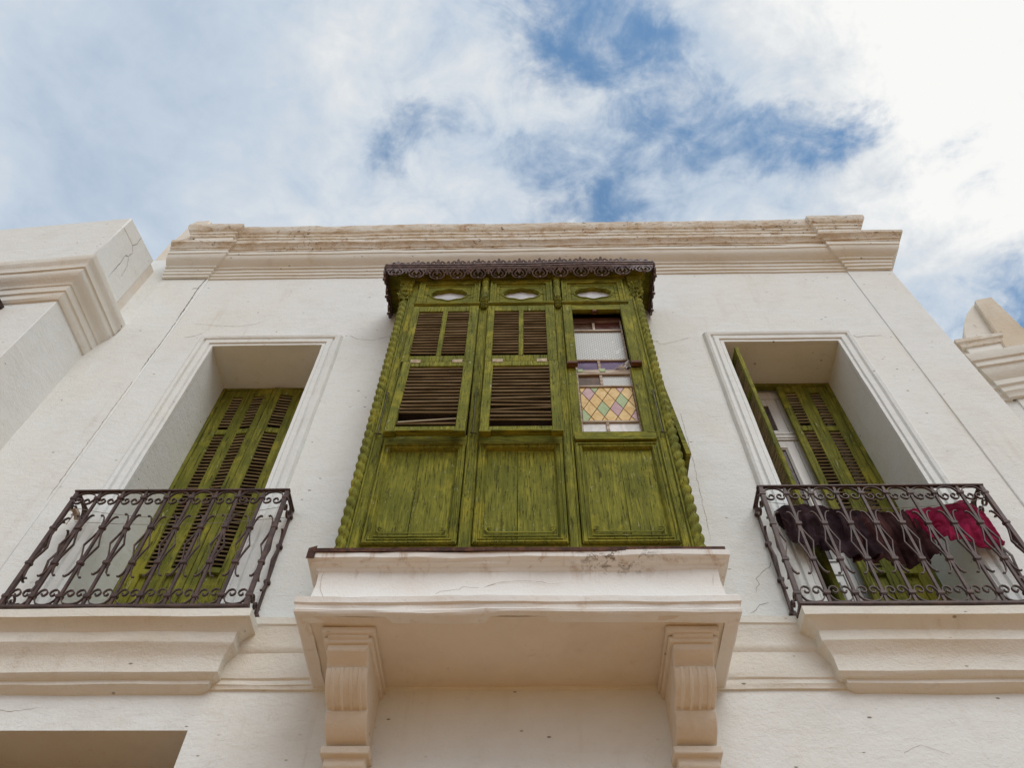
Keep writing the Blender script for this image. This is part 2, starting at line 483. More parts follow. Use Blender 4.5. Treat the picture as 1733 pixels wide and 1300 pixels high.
def lace():
    t = NT('lace_pattern_glass')
    v = t.voro(25.0, 'F1', t.P, 'Distance', 0.0)
    sh = t.n.new('ShaderNodeVectorMath'); sh.operation = 'ADD'
    t.l.new(t.P, sh.inputs[0]); sh.inputs[1].default_value = (0.5 / 25, 0.0, 0.5 / 25)
    v2 = t.voro(25.0, 'F1', sh.outputs[0], 'Distance', 0.0)
    m = t.math('MINIMUM', v, v2)
    sn = t.math('SINE', t.math('MULTIPLY', m, 30.0))
    sx = t.n.new('ShaderNodeSeparateXYZ'); t.l.new(t.P, sx.inputs[0])
    d1 = t.math('SINE', t.math('MULTIPLY', t.math('ADD', sx.outputs[0], sx.outputs[2]), 25 * 2 * math.pi))
    d2 = t.math('SINE', t.math('MULTIPLY', t.math('SUBTRACT', sx.outputs[0], sx.outputs[2]), 25 * 2 * math.pi))
    lines = t.math('MAXIMUM', t.ss(sn, 0.2, 0.7), t.math('MULTIPLY', t.ss(t.math('MULTIPLY', d1, d2), 0.35, 0.8), 0.8))
    c = t.mix(t.math('MULTIPLY', lines, 0.85), (0.58, 0.585, 0.56), (0.11, 0.12, 0.115))
    gl = t.ss(t.noise(5, 3), 0.64, 0.70)
    c = t.mix(t.math('MULTIPLY', gl, 0.75), c, (0.76, 0.76, 0.74))
    return t.done(c, 0.3, None, 0.2)


M['g_lace'] = lace()

# ================================================================== mesh builder
WM = {}
MESHES = {}


class MB:
    def __init__(s):
        s.v, s.f = [], []

    def box(s, x0, x1, y0, y1, z0, z1):
        b = len(s.v)
        s.v += [Vector(p) for p in ((x0, y0, z0), (x1, y0, z0), (x1, y1, z0), (x0, y1, z0),
                                    (x0, y0, z1), (x1, y0, z1), (x1, y1, z1), (x0, y1, z1))]
        s.f += [tuple(b + i for i in q) for q in ((0, 3, 2, 1), (4, 5, 6, 7), (0, 1, 5, 4), (1, 2, 6, 5), (2, 3, 7, 6), (3, 0, 4, 7))]
        return s

    def prism(s, poly, h0, h1, mp):
        b = len(s.v); n = len(poly)
        for h in (h0, h1):
            s.v += [Vector(mp(a, c, h)) for a, c in poly]
        s.f.append(tuple(range(b, b + n)))
        s.f.append(tuple(range(b + 2 * n - 1, b + n - 1, -1)))
        for i in range(n):
            j = (i + 1) % n
            s.f.append((b + i, b + j, b + n + j, b + n + i))
        return s

    def sweep(s, path, prof, mp, closed=False, caps=True, seg=0.14, jit=0.0, dz=None):
        """profile (offset to the right of the path, height) swept along a plan path with mitred corners"""
        P = [Vector(p) for p in path]
        n = len(P)
        dirs = []
        for i in range(n if closed else n - 1):
            d = P[(i + 1) % n] - P[i]
            dirs.append(d.normalized())
        mit = []
        for i in range(n):
            if closed:
                d0, d1 = dirs[i - 1], dirs[i]
            else:
                d0 = dirs[max(i - 1, 0)]; d1 = dirs[min(i, n - 2)]
            n0 = Vector((d0.y, -d0.x)); n1 = Vector((d1.y, -d1.x))
            mit.append((n0 + n1) / max(0.15, 1 + n0.dot(n1)))
        st = []
        for i in range(n if closed else n - 1):
            j = (i + 1) % n
            k = max(1, int((P[j] - P[i]).length / seg))
            for q in range(k):
                st.append((i, j, q / k))
        if not closed:
            st.append((n - 2, n - 1, 1.0))
        b = len(s.v); m = len(prof)
        for (i, j, f) in st:
            p = P[i].lerp(P[j], f); mt = mit[i].lerp(mit[j], f)
            for k, (o, h) in enumerate(prof):
                oo, hh = o, h
                if jit:
                    q = Vector((p.x * 2.3 + k * 0.13, p.y * 2.3, h * 1.1))
                    oo += noise.noise(q) * jit
                    hh += noise.noise(q + Vector((7.7, 3.3, 1.1))) * jit
                    q2 = q * 6.0
                    oo += noise.noise(q2) * jit * 0.5
                    hh += noise.noise(q2 + Vector((5, 1, 2))) * jit * 0.4
                w = p + mt * oo
                if dz:
                    hh += dz(w.x, w.y)
                s.v.append(Vector(mp(w.x, w.y, hh)))
        ns = len(st)
        for a in range(ns if closed else ns - 1):
            c = (a + 1) % ns
            for k in range(m - 1):
                s.f.append((b + a * m + k, b + a * m + k + 1, b + c * m + k + 1, b + c * m + k))
        if caps and not closed:
            s.f.append(tuple(b + k for k in range(m)))
            s.f.append(tuple(b + (ns - 1) * m + k for k in range(m - 1, -1, -1)))
        return s

    def ribbon(s, path, t, h0, h1, mp, taper=None):
        """flat bar following a path in its own plane, thickness t in plane, h0..h1 across"""
        P = [Vector(p) for p in path]; n = len(P); b = len(s.v)
        for i in range(n):
            d = (P[min(i + 1, n - 1)] - P[max(i - 1, 0)]).normalized()
            r = Vector((d.y, -d.x))
            tt = t * (taper(i / (n - 1)) if taper else 1.0) * 0.5
            for q, h in ((1, h0), (1, h1), (-1, h1), (-1, h0)):
                w = P[i] + r * tt * q
                s.v.append(Vector(mp(w.x, w.y, h)))
        for i in range(n - 1):
            for k in range(4):
                l = (k + 1) % 4
                s.f.append((b + i * 4 + k, b + i * 4 + l, b + i * 4 + 4 + l, b + i * 4 + 4 + k))
        s.f.append((b, b + 1, b + 2, b + 3)); e_ = b + (n - 1) * 4
        s.f.append((e_ + 3, e_ + 2, e_ + 1, e_))
        return s

    def tube(s, pts, r, n=6, flat=(1, 1)):
        P = [Vector(p) for p in pts]; b = len(s.v); m = len(P)
        for i in range(m):
            d = (P[min(i + 1, m - 1)] - P[max(i - 1, 0)]).normalized()
            up = Vector((0, 0, 1)) if abs(d.z) < 0.9 else Vector((0, 1, 0))
            a = d.cross(up).normalized(); c = a.cross(d)
            rr = r(i / (m - 1)) if callable(r) else r
            for k in range(n):
                an = 2 * math.pi * k / n
                s.v.append(P[i] + a * math.cos(an) * rr * flat[0] + c * math.sin(an) * rr * flat[1])
        for i in range(m - 1):
            for k in range(n):
                l = (k + 1) % n
                s.f.append((b + i * n + k, b + i * n + l, b + i * n + n + l, b + i * n + n + k))
        s.f.append(tuple(b + k for k in range(n)))
        s.f.append(tuple(b + (m - 1) * n + k for k in range(n - 1, -1, -1)))
        return s

    def lathe(s, prof, cx, cy, n=14):
        b = len(s.v)
        for r, z in prof:
            for k in range(n):
                a = 2 * math.pi * k / n
                s.v.append(Vector((cx + r * math.cos(a), cy + r * math.sin(a), z)))
        for i in range(len(prof) - 1):
            for k in range(n):
                l = (k + 1) % n
                s.f.append((b + i * n + k, b + i * n + l, b + i * n + n + l, b + i * n + n + k))
        s.f.append(tuple(b + k for k in range(n - 1, -1, -1)))
        s.f.append(tuple(b + (len(prof) - 1) * n + k for k in range(n)))
        return s

    def grid(s, fn, nu, nv):
        b = len(s.v)
        for i in range(nu + 1):
            for j in range(nv + 1):
                s.v.append(Vector(fn(i / nu, j / nv)))
        for i in range(nu):
            for j in range(nv):
                q = b + i * (nv + 1) + j
                s.f.append((q, q + 1, q + nv + 2, q + nv + 1))
        return s

    def mesh(s, name, mat, smooth=True, angle=38):
        me = bpy.data.meshes.new(name)
        me.from_pydata([tuple(v) for v in s.v], [], s.f)
        bm = bmesh.new(); bm.from_mesh(me)
        bmesh.ops.recalc_face_normals(bm, faces=bm.faces)
        bm.to_mesh(me); bm.free()
        if smooth:
            for p in me.polygons:
                p.use_smooth = True
            me.set_sharp_from_angle(angle=R(angle))
        me.materials.append(M[mat] if isinstance(mat, str) else mat)
        return me

    def build(s, name, mat, parent=None, bevel=0.0, smooth=True, angle=38, bseg=1):
        """vertices given in world space; stored relative to the object's own centre"""
        pm = WM[parent] if parent else Matrix.Identity(4)
        inv = pm.inverted()
        loc = [inv @ v for v in s.v]
        lo = Vector([min(v[i] for v in loc) for i in range(3)])
        hi = Vector([max(v[i] for v in loc) for i in range(3)])
        c = (lo + hi) / 2
        if parent is None:
            c.z = lo.z
        s.v = [v - c for v in loc]
        o = bpy.data.objects.new(name, s.mesh(name, mat, smooth, angle))
        COL.objects.link(o)
        o.parent = parent
        o.location = c
        WM[o] = pm @ Matrix.Translation(c)
        if bevel:
            md = o.modifiers.new("edge_wear", 'BEVEL')
            md.width = bevel; md.segments = bseg; md.limit_method = 'ANGLE'; md.angle_limit = R(40)
        return o

    def local(s, name, mat, parent, loc=(0, 0, 0), rot=None, bevel=0.0):
        """vertices given in the object's own frame"""
        o = bpy.data.objects.new(name, s.mesh(name, mat))
        return place(o, parent, loc, rot, bevel)


def place(o, parent, loc, rot=None, bevel=0.0):
    COL.objects.link(o)
    o.parent = parent
    m = Matrix.Translation(Vector(loc)) @ (rot.to_4x4() if rot is not None else Matrix.Identity(4))
    o.matrix_local = m
    WM[o] = (WM[parent] if parent else Matrix.Identity(4)) @ m
    if bevel:
        md = o.modifiers.new("edge_wear", 'BEVEL')
        md.width = bevel; md.segments = 1; md.limit_method = 'ANGLE'; md.angle_limit = R(40)
    return o


def inst(name, me, parent, loc, rot=None):
    return place(bpy.data.objects.new(name, me), parent, loc, rot)


def tag(o, label, cat, group=None, kind=None):
    if label: o['label'] = label
    if cat: o['category'] = cat
    if group: o['group'] = group
    if kind: o['kind'] = kind
    return o


def thing(name, label, cat, loc=(0, 0, 0), rotz=0.0, group=None):
    o = bpy.data.objects.new(name, None)
    o.empty_display_size = 0.3
    COL.objects.link(o)
    m = Matrix.Translation(Vector(loc)) @ Matrix.Rotation(rotz, 4, 'Z')
    o.matrix_world = m
    WM[o] = m
    return tag(o, label, cat, group)


XYZ = lambda a, b, h: (a, b, h)


def wallmap(Y):
    return lambda a, b, h: (a, Y - h, b)      # plane coords (x, z), h out of the wall


def boxes(lst, name, mat, parent, bevel=0.003):
    mb = MB()
    for q in lst:
        mb.box(*q)
    return mb.build(name, mat, parent, bevel)


# ================================================================== ground
g = MB().box(-1500, 1500, -1500, 1500, -0.3, 0.0).build('ground', 'street')
g['kind'] = 'structure'

# ================================================================== main house
FY = 4.2
house = thing('white_house', 'white plastered two storey house front with moulded cornice, two balconies and green box window', 'house', (0, FY, 0))


def holed_wall(x0, x1, z0, z1, holes, y, depth):
    mb = MB()
    xs = sorted({x0, x1, *[h[0] for h in holes], *[h[1] for h in holes]})
    zs = sorted({z0, z1, *[h[2] for h in holes], *[h[3] for h in holes]})
    for i in range(len(xs) - 1):
        for j in range(len(zs) - 1):
            cx, cz = (xs[i] + xs[i + 1]) / 2, (zs[j] + zs[j + 1]) / 2
            if any(h[0] < cx < h[1] and h[2] < cz < h[3] for h in holes):
                continue
            b = len(mb.v)
            mb.v += [Vector(p) for p in ((xs[i], y, zs[j]), (xs[i + 1], y, zs[j]), (xs[i + 1], y, zs[j + 1]), (xs[i], y, zs[j + 1]))]
            mb.f.append((b, b + 1, b + 2, b + 3))
    for h in holes:
        b = len(mb.v)
        for yy in (y, y + depth):
            mb.v += [Vector((h[0], yy, h[2])), Vector((h[1], yy, h[2])), Vector((h[1], yy, h[3])), Vector((h[0], yy, h[3]))]
        for k in range(4):
            l = (k + 1) % 4
            mb.f.append((b + k, b + l, b + 4 + l, b + 4 + k))
    return mb


DL = (-3.217, -2.085, 5.06, 8.505)
DR = (1.955, 3.102, 5.06, 8.478)
LO = (-4.6, -1.983, 0.0, 4.259)
wmb = holed_wall(-4.75, 4.2, 0.0, 10.6, [DL, DR, LO], FY, 0.52)
bmw = wmb.build('front_wall', 'plaster', house, smooth=False)
MB().box(4.19, 4.2, FY + 0.002, 9.0, 0, 10.6).build('side_wall', 'plaster', house)
MB().box(-4.75, 4.18, FY + 0.6, 9.0, 10.0, 10.45).build('roof', 'roof', house)
MB().box(-4.75, 4.18, 8.9, 9.0, 0, 10.0).build('back_wall', 'plaster', house)
MB().box(-4.62, -1.96, FY + 0.50, FY + 0.56, 0, 4.28).build('recess_panel', 'lower_door', house)
# corner pilasters
for x0, x1 in ((-4.30, -3.775), (3.725, 4.205)):
    MB().sweep([(x0, FY + 0.05), (x0, FY), (x1, FY), (x1, FY + 0.05)], [(0.0, 0), (0.016, 0), (0.016, 10.6), (0.0, 10.6)], XYZ, seg=0.5).build('pilaster', 'plaster', house, 0.006)
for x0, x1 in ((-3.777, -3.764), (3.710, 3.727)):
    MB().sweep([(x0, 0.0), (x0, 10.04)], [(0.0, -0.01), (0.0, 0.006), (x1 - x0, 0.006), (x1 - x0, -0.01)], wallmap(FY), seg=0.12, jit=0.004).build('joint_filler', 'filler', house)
# cornice: lower bed moulding and lip, then the dirty crown
cpath = [(-4.31, FY - 0.03), (-3.775, FY - 0.03), (-3.775, FY), (3.725, FY), (3.725, FY - 0.03), (4.205, FY - 0.03), (4.205, 9.0)]
bed = [(-0.01, 10.035), (0.016, 10.04), (0.018, 10.075), (0.034, 10.085), (0.036, 10.125), (0.050, 10.135), (0.052, 10.185),
       (0.072, 10.190), (0.074, 10.215), (0.085, 10.225), (0.105, 10.24), (0.14, 10.27), (0.160, 10.305), (0.168, 10.345),
       (0.180, 10.352), (0.182, 10.410), (-0.01, 10.412)]
MB().sweep(cpath, bed, XYZ, jit=0.006).build('cornice', 'mould', house, angle=30)
crown = [(-0.01, 10.412), (0.188, 10.414), (0.190, 10.440), (0.204, 10.446), (0.214, 10.475), (0.236, 10.500), (0.252, 10.512), (0.258, 10.552), (0.240, 10.568), (-0.01, 10.60)]
MB().sweep(cpath, crown, XYZ, jit=0.012, seg=0.09).build('cornice_crown', 'crown', house, angle=30)
# parapet with its own coping
MB().box(-4.25, 4.2, FY + 0.004, FY + 0.30, 10.57, 11.20).build('parapet', 'peel', house)
for x0, x1 in ((-4.30, -3.80), (3.70, 4.24)):
    MB().box(x0, x1, FY - 0.045, FY + 0.28, 10.57, 11.19).build('parapet_pier', 'peel', house, 0.006)
ppath = [(-4.34, FY + 0.3), (-4.34, FY - 0.045), (-3.80, FY - 0.045), (-3.80, FY + 0.004), (3.70, FY + 0.004), (3.70, FY - 0.045), (4.24, FY - 0.045), (4.24, FY + 0.3)]
cop = [(-0.01, 11.165), (0.018, 11.17), (0.020, 11.215), (0.036, 11.222), (0.040, 11.262), (0.062, 11.275), (0.085, 11.32), (0.092, 11.40), (0.07, 11.425), (-0.28, 11.44)]
MB().sweep(ppath, cop, XYZ, jit=0.012, seg=0.08).build('parapet_coping', 'crown', house, angle=30)
# worn stub of wall behind the left end of the parapet
MB().prism([(-4.78, 9.9), (-4.66, 10.61), (-4.655, 11.14), (-4.62, 11.36), (-4.585, 11.84), (-4.53, 11.90), (-4.34, 11.91), (-4.335, 9.9)], -0.5, -0.02, wallmap(FY)).build('end_stub', 'cream', house, 0.02)
# window surrounds
surr = [(-0.004, -0.01), (-0.004, 0.022), (0.026, 0.022), (0.030, 0.012), (0.038, 0.036), (0.085, 0.040), (0.092, 0.018), (0.106, 0.018), (0.112, 0.044),
        (0.140, 0.052), (0.160, 0.040), (0.172, 0.014), (0.180, -0.01)]
for d in (DL, DR):
    MB().sweep([(d[0], 4.9), (d[0], d[3]), (d[1], d[3]), (d[1], 4.9)], [(-o, h) for o, h in surr], wallmap(FY), jit=0.004).build('window_surround', 'plaster', house, angle=30)
# string course and balcony slabs
scourse = [(-0.01, 4.515), (0.014, 4.518), (0.018, 4.54), (0.022, 4.545), (0.020, 4.575), (0.030, 4.585), (0.034, 4.615), (0.037, 4.68),
           (0.040, 4.755), (0.055, 4.775), (0.060, 4.80), (0.062, 4.88), (0.070, 4.90), (0.078, 4.935), (0.088, 4.945), (0.092, 4.995), (-0.01, 5.02)]
MB().sweep([(-4.30, FY - 0.028), (-3.775, FY - 0.028), (-3.775, FY), (3.725, FY), (3.725, FY - 0.028), (4.205, FY - 0.028), (4.205, 9.0)], scourse, XYZ, jit=0.007).build('string_course', 'mould', house, angle=28)
bslab = [(-0.01, 4.488), (0.010, 4.492), (0.050, 4.515), (0.060, 4.522), (0.062, 4.546), (0.082, 4.552), (0.098, 4.568), (0.105, 4.575), (0.108, 4.662),
         (0.120, 4.690), (0.145, 4.728), (0.158, 4.744), (0.163, 4.752), (0.166, 4.820), (0.182, 4.840), (0.210, 4.866), (0.228, 4.876), (0.242, 4.880), (0.244, 4.940), (-0.01, 4.952)]
for x0, x1 in ((-3.19, -1.995), (1.925, 3.10)):
    MB().sweep([(x0, FY + 0.05), (x0, FY - 0.002), (x1, FY - 0.002), (x1, FY + 0.05)], bslab, XYZ, jit=0.006).box(x0, x1, FY - 0.03, FY + 0.5, 4.90, 4.953).build('balcony_slab', 'mould', house, angle=28)
# masonry ledge under the box window
LX0, LX1, LYF = -1.255, 1.095, 3.58
led = [(-0.02, 4.53), (0.052, 4.53), (0.062, 4.538), (0.066, 4.555), (0.060, 4.565), (0.064, 4.590), (0.076, 4.600), (0.078, 4.640), (0.060, 4.655), (0.030, 4.664),
       (0.012, 4.70), (0.004, 4.80), (0.004, 4.888), (0.016, 4.895), (0.022, 4.910), (0.050, 4.918), (0.056, 4.928), (0.074, 4.934), (0.080, 4.940), (0.082, 4.978), (-0.02, 4.985)]
MB().sweep([(LX0, FY + 0.03), (LX0, LYF), (LX1, LYF), (LX1, FY + 0.03)], led, XYZ, jit=0.011, seg=0.1).build('ledge', 'ledge_front', house, angle=28)
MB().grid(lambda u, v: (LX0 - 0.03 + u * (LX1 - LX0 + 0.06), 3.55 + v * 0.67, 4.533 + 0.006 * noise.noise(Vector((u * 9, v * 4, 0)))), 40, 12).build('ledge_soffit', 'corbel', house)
MB().box(LX0 - 0.01, LX1 + 0.01, 3.60, FY + 0.02, 4.95, 4.988).build('ledge_top', 'ledge', house)
# corbels
corb = [(3.645, 4.532), (3.645, 4.478), (3.685, 4.462), (3.690, 4.418), (3.735, 4.402), (3.760, 4.385), (3.778, 4.368), (3.768, 4.362), (3.775, 4.335), (3.788, 4.310), (3.812, 4.282),
        (3.848, 4.257), (3.892, 4.238), (3.940, 4.232), (3.955, 4.222), (3.945, 4.215), (3.952, 4.190), (3.972, 4.160), (4.005, 4.132), (4.050, 4.112), (4.092, 4.100), (4.105, 4.092),
        (4.085, 4.086), (4.080, 4.045), (4.105, 4.035), (4.108, 3.99), (4.13, 3.97), (4.14, 3.78), (4.21, 3.74), (4.21, 4.532)]
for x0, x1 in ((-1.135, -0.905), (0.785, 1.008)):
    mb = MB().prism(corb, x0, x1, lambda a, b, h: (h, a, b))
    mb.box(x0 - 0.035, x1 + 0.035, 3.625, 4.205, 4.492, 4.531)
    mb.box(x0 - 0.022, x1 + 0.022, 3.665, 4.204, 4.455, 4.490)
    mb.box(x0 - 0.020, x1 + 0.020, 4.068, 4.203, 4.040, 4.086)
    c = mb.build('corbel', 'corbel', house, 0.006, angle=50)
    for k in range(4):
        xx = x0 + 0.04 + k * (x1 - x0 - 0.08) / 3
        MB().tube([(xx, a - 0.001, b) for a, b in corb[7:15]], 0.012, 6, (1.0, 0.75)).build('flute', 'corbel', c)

# cracks in the plaster: thin ragged dark lines
def crack(pts, w, mp, name, mat, parent, h=0.0015):
    P = [Vector(p) for p in pts]
    fine = []
    for i in range(len(P) - 1):
        k = max(2, int((P[i + 1] - P[i]).length / 0.02))
        for q in range(k):
            p = P[i].lerp(P[i + 1], q / k)
            j = 0.006 if (0 < i or q) else 0
            fine.append(p + Vector((noise.noise(Vector((p.x * 17, p.y * 17, i))) * j * 1.4 + random.uniform(-1, 1) * j * 0.25, random.uniform(-1, 1) * j * 0.4)))
    fine.append(P[-1])
    mb = MB()
    n = len(fine)
    b = 0
    for i in range(n):
        d = (fine[min(i + 1, n - 1)] - fine[max(i - 1, 0)]).normalized()
        r = Vector((d.y, -d.x))
        f = i / (n - 1)
        ww = w * (0.35 + 1.0 * abs(noise.noise(Vector((i * 0.31, w * 90, 1))))) * min(1, 6 * (1 - f) + 0.15)
        for sgn in (1, -1):
            q = fine[i] + r * ww * sgn
            mb.v.append(Vector(mp(q.x, q.y, h)))
    for i in range(n - 1):
        mb.f.append((2 * i, 2 * i + 1, 2 * i + 3, 2 * i + 2))
    return mb.build(name, mat, parent, smooth=False)


for pts, w, mat, yy in (
    ([(-3.785, 10.03), (-3.797, 9.785), (-3.796, 9.621), (-3.787, 9.384), (-3.776, 9.0)], 0.008, 'crack', FY - 0.016),
    ([(-3.776, 9.0), (-3.772, 8.766), (-3.770, 8.494), (-3.778, 8.281), (-3.778, 8.045)], 0.005, 'crack', FY - 0.016),
    ([(-3.797, 9.785), (-3.84, 9.795), (-3.874, 9.777)], 0.006, 'crack', FY - 0.016),
    ([(-1.849, 8.712), (-1.763, 8.639), (-1.600, 8.612), (-1.457, 8.680), (-1.30, 8.70)], 0.0030, 'hair', FY),
    ([(1.255, 8.564), (1.343, 8.470), (1.499, 8.524), (1.663, 8.613)], 0.0025, 'hair', FY),
    ([(3.293, 8.614), (3.318, 8.566), (3.402, 8.588), (3.565, 8.596), (3.611, 8.560)], 0.0035, 'crack', FY),
    ([(1.682, 5.535), (1.662, 5.487), (1.612, 5.458), (1.543, 5.382), (1.553, 5.332), (1.524, 5.300), (1.515, 5.260)], 0.0022, 'crack', FY),
    ([(1.574, 5.174), (1.518, 5.159), (1.479, 5.115), (1.432, 5.088)], 0.0022, 'crack', FY),
    ([(1.340, 7.30), (1.338, 6.684), (1.320, 6.221), (1.306, 5.749)], 0.0022, 'hair', FY),
    ([(-3.776, 7.871), (-3.778, 7.597), (-3.780, 7.384), (-3.778, 6.930), (-3.776, 6.2)], 0.0035, 'hair', FY - 0.016),
    ([(-3.568, 8.997), (-3.362, 8.955), (-3.099, 8.924), (-2.922, 8.970), (-2.790, 9.069)], 0.0022, 'hair', FY),
    ([(-3.58, 8.71), (-3.50, 8.73), (-3.40, 8.80)], 0.004, 'hair', FY),
    ([(-0.571, 4.696), (-0.519, 4.734), (-0.410, 4.748), (-0.398, 4.768), (-0.285, 4.754), (-0.196, 4.795), (-0.065, 4.812), (0.062, 4.802), (0.118, 4.783), (0.215, 4.798)], 0.0017, 'hair', LYF - 0.008),
    ([(-1.225, 4.88), (-1.235, 4.837), (-1.22, 4.739), (-1.20, 4.711), (-1.195, 4.691)], 0.0016, 'hair', LYF - 0.009),
    ([(1.07, 4.849), (1.055, 4.791), (1.045, 4.71)], 0.0014, 'hair', LYF - 0.009),
    ([(-3.5, 4.40), (-3.3, 4.42), (-3.1, 4.38), (-2.9, 4.41)], 0.0014, 'hair', FY),
    ([(2.05, 4.12), (2.16, 4.17), (2.30, 4.11)], 0.0013, 'hair', FY),
):
    crack(pts, w, wallmap(yy), 'crack', mat, house)

# ================================================================== left neighbour
TH = R(4.3)
lh = thing('neighbouring_house', 'white neighbouring house at the left edge with deep cornice wrapping its corner and cracked parapet', 'house', (-4.55, 3.58, 0), -TH)
ML = WM[lh]


def lmap(a, b, h):
    return ML @ Vector((a, b, h))


def lbox(mb, *q):
    t = MB().box(*q)
    b = len(mb.v)
    mb.v += [ML @ v for v in t.v]
    mb.f += [tuple(b + i for i in f) for f in t.f]
    return mb


lbox(MB(), -7, 0, 0, 0.70, 0, 9.0).build('wall', 'plaster', lh, 0.004)
lprof = [(-0.01, 8.385), (0.016, 8.39), (0.034, 8.418), (0.040, 8.49), (0.055, 8.50), (0.062, 8.585), (0.074, 8.59), (0.078, 8.612), (0.088, 8.63), (0.110, 8.655), (0.138, 8.69), (0.150, 8.73),
         (0.150, 8.765), (0.166, 8.772), (0.170, 8.83), (0.178, 8.85), (0.196, 8.885), (0.202, 8.90), (0.205, 8.965), (0.185, 8.985), (-0.01, 9.02)]
MB().sweep([(-7, 0), (0, 0), (0, 0.63)], lprof, lmap, jit=0.006).build('cornice', 'mould', lh, angle=28)
mb = MB()
mb.v = [ML @ Vector(p) for p in ((-7, -0.085, 8.98), (0.002, -0.085, 8.98), (0.002, 0.52, 8.98), (-7, 0.52, 8.98), (-7, -0.085, 10.22), (0.002, -0.085, 10.24), (0.002, 0.52, 10.36), (-7, 0.52, 10.34))]
mb.f = [(0, 3, 2, 1), (4, 5, 6, 7), (0, 1, 5, 4), (1, 2, 6, 5), (2, 3, 7, 6), (3, 0, 4, 7)]
mb.build('parapet', 'plaster', lh, 0.012)
lbox(MB(), -0.5, -0.006, 0.50, 0.75, 8.98, 10.30).build('parapet_return', 'cream', lh, 0.02)
for pts, w in (([(-0.075, 9.993), (0.008, 10.012), (0.164, 10.033), (0.226, 9.977), (0.223, 9.864), (0.188, 9.805), (0.205, 9.668), (0.220, 9.332)], 0.004),
               ([(0.164, 10.033), (0.193, 10.122), (0.174, 10.288)], 0.004), ([(0.24, 9.86), (0.30, 9.75), (0.33, 9.55)], 0.003)):
    crack(pts, w, lambda a, b, h: ML @ Vector((0.002 + h, a, b)), 'crack', 'crack', lh)
# dark wooden canopy tip of the neighbour's own box window
mb = MB()
mb.sweep([(-1.9, 0.0), (-1.9, -0.32), (-0.60, -0.32), (-0.60, 0.0)], [(-0.05, 8.20), (0.02, 8.205), (0.025, 8.23), (0.05, 8.25), (0.055, 8.28), (0.09, 8.30), (0.095, 8.34), (-0.05, 8.36)], lmap, seg=0.5)
lbox(mb, -1.9, -0.6, -0.32, 0.0, 8.21, 8.35)
mb.build('window_canopy', 'darkwood', lh, 0.003)

# ================================================================== right neighbour
T2 = math.atan(0.2)
rh = thing('neighbouring_house', 'low white neighbouring house beyond the right corner with peeling parapet and tan pinnacle', 'house', (4.7, 4.75, 0), -T2)
MR = WM[rh]


def rmap(a, b, h):
    return MR @ Vector((a, b, h))


def rbox(mb, *q):
    t = MB().box(*q)
    b = len(mb.v)
    mb.v += [MR @ v for v in t.v]
    mb.f += [tuple(b + i for i in f) for f in t.f]
    return mb


rbox(MB(), -0.34, 5, 0, 3.0, 0, 8.75).build('wall', 'plaster', rh)
rbox(MB(), 0.18, 0.30, -0.02, 0.1, 0, 8.2).build('pilaster', 'plaster', rh, 0.004)
rprof = [(-0.01, 8.16), (0.02, 8.17), (0.03, 8.22), (0.045, 8.24), (0.05, 8.30), (0.07, 8.32), (0.075, 8.39), (0.10, 8.43), (0.13, 8.49), (0.14, 8.55), (0.16, 8.56), (0.165, 8.63), (0.185, 8.64), (0.20, 8.69), (0.205, 8.75), (-0.01, 8.79)]
MB().sweep([(-0.34, 0.0), (0.13, 0.0), (0.13, -0.035), (5, -0.035)], rprof, rmap, jit=0.005).build('cornice', 'mould', rh, angle=28)
rbox(MB(), -0.34, 5, 0.004, 0.25, 8.75, 9.15).build('parapet', 'peel', rh)
rbox(MB(), 0.12, 0.6, -0.03, 0.2, 8.75, 9.14).build('parapet_pier', 'peel', rh, 0.004)
MB().sweep([(-0.34, 0.004), (0.10, 0.004), (0.10, -0.03), (0.53, -0.03)], [(-0.2, 9.12), (0.02, 9.13), (0.03, 9.18), (0.05, 9.20), (0.055, 9.25), (0.03, 9.28), (-0.2, 9.29)], rmap, jit=0.008).build('parapet_coping', 'crown', rh, angle=30)
pin = [(0.20, 9.26), (0.26, 9.50), (0.34, 9.68), (0.45, 9.86), (0.585, 10.035), (0.62, 10.035), (0.62, 9.26)]
MB().prism(pin, 0.02, 0.45, lambda a, b, h: MR @ Vector((a, h, b))).build('gable_end', 'peel', rh, 0.01)
pin2 = [(0.41, 8.74), (0.50, 9.26), (0.605, 10.03), (0.80, 10.03), (0.80, 8.74)]
MB().prism(pin2, -0.055, 0.40, lambda a, b, h: MR @ Vector((a, h, b))).build('pinnacle', 'tan', rh, 0.015)

# ================================================================== shutter leaf
def slat_mesh(w, d=0.040, t=0.011, ang=42, mat='slat'):
    key = (round(w, 3), d, ang, mat)
    if key in MESHES:
        return MESHES[key]
    mb = MB().box(-w / 2, w / 2, -d / 2, d / 2, -t / 2, t / 2)
    rm = Matrix.Rotation(R(ang), 4, 'X')          # outer edge low, inner edge high
    mb.v = [rm @ v for v in mb.v]
    MESHES[key] = mb.mesh('slat', mat, smooth=False)
    return MESHES[key]


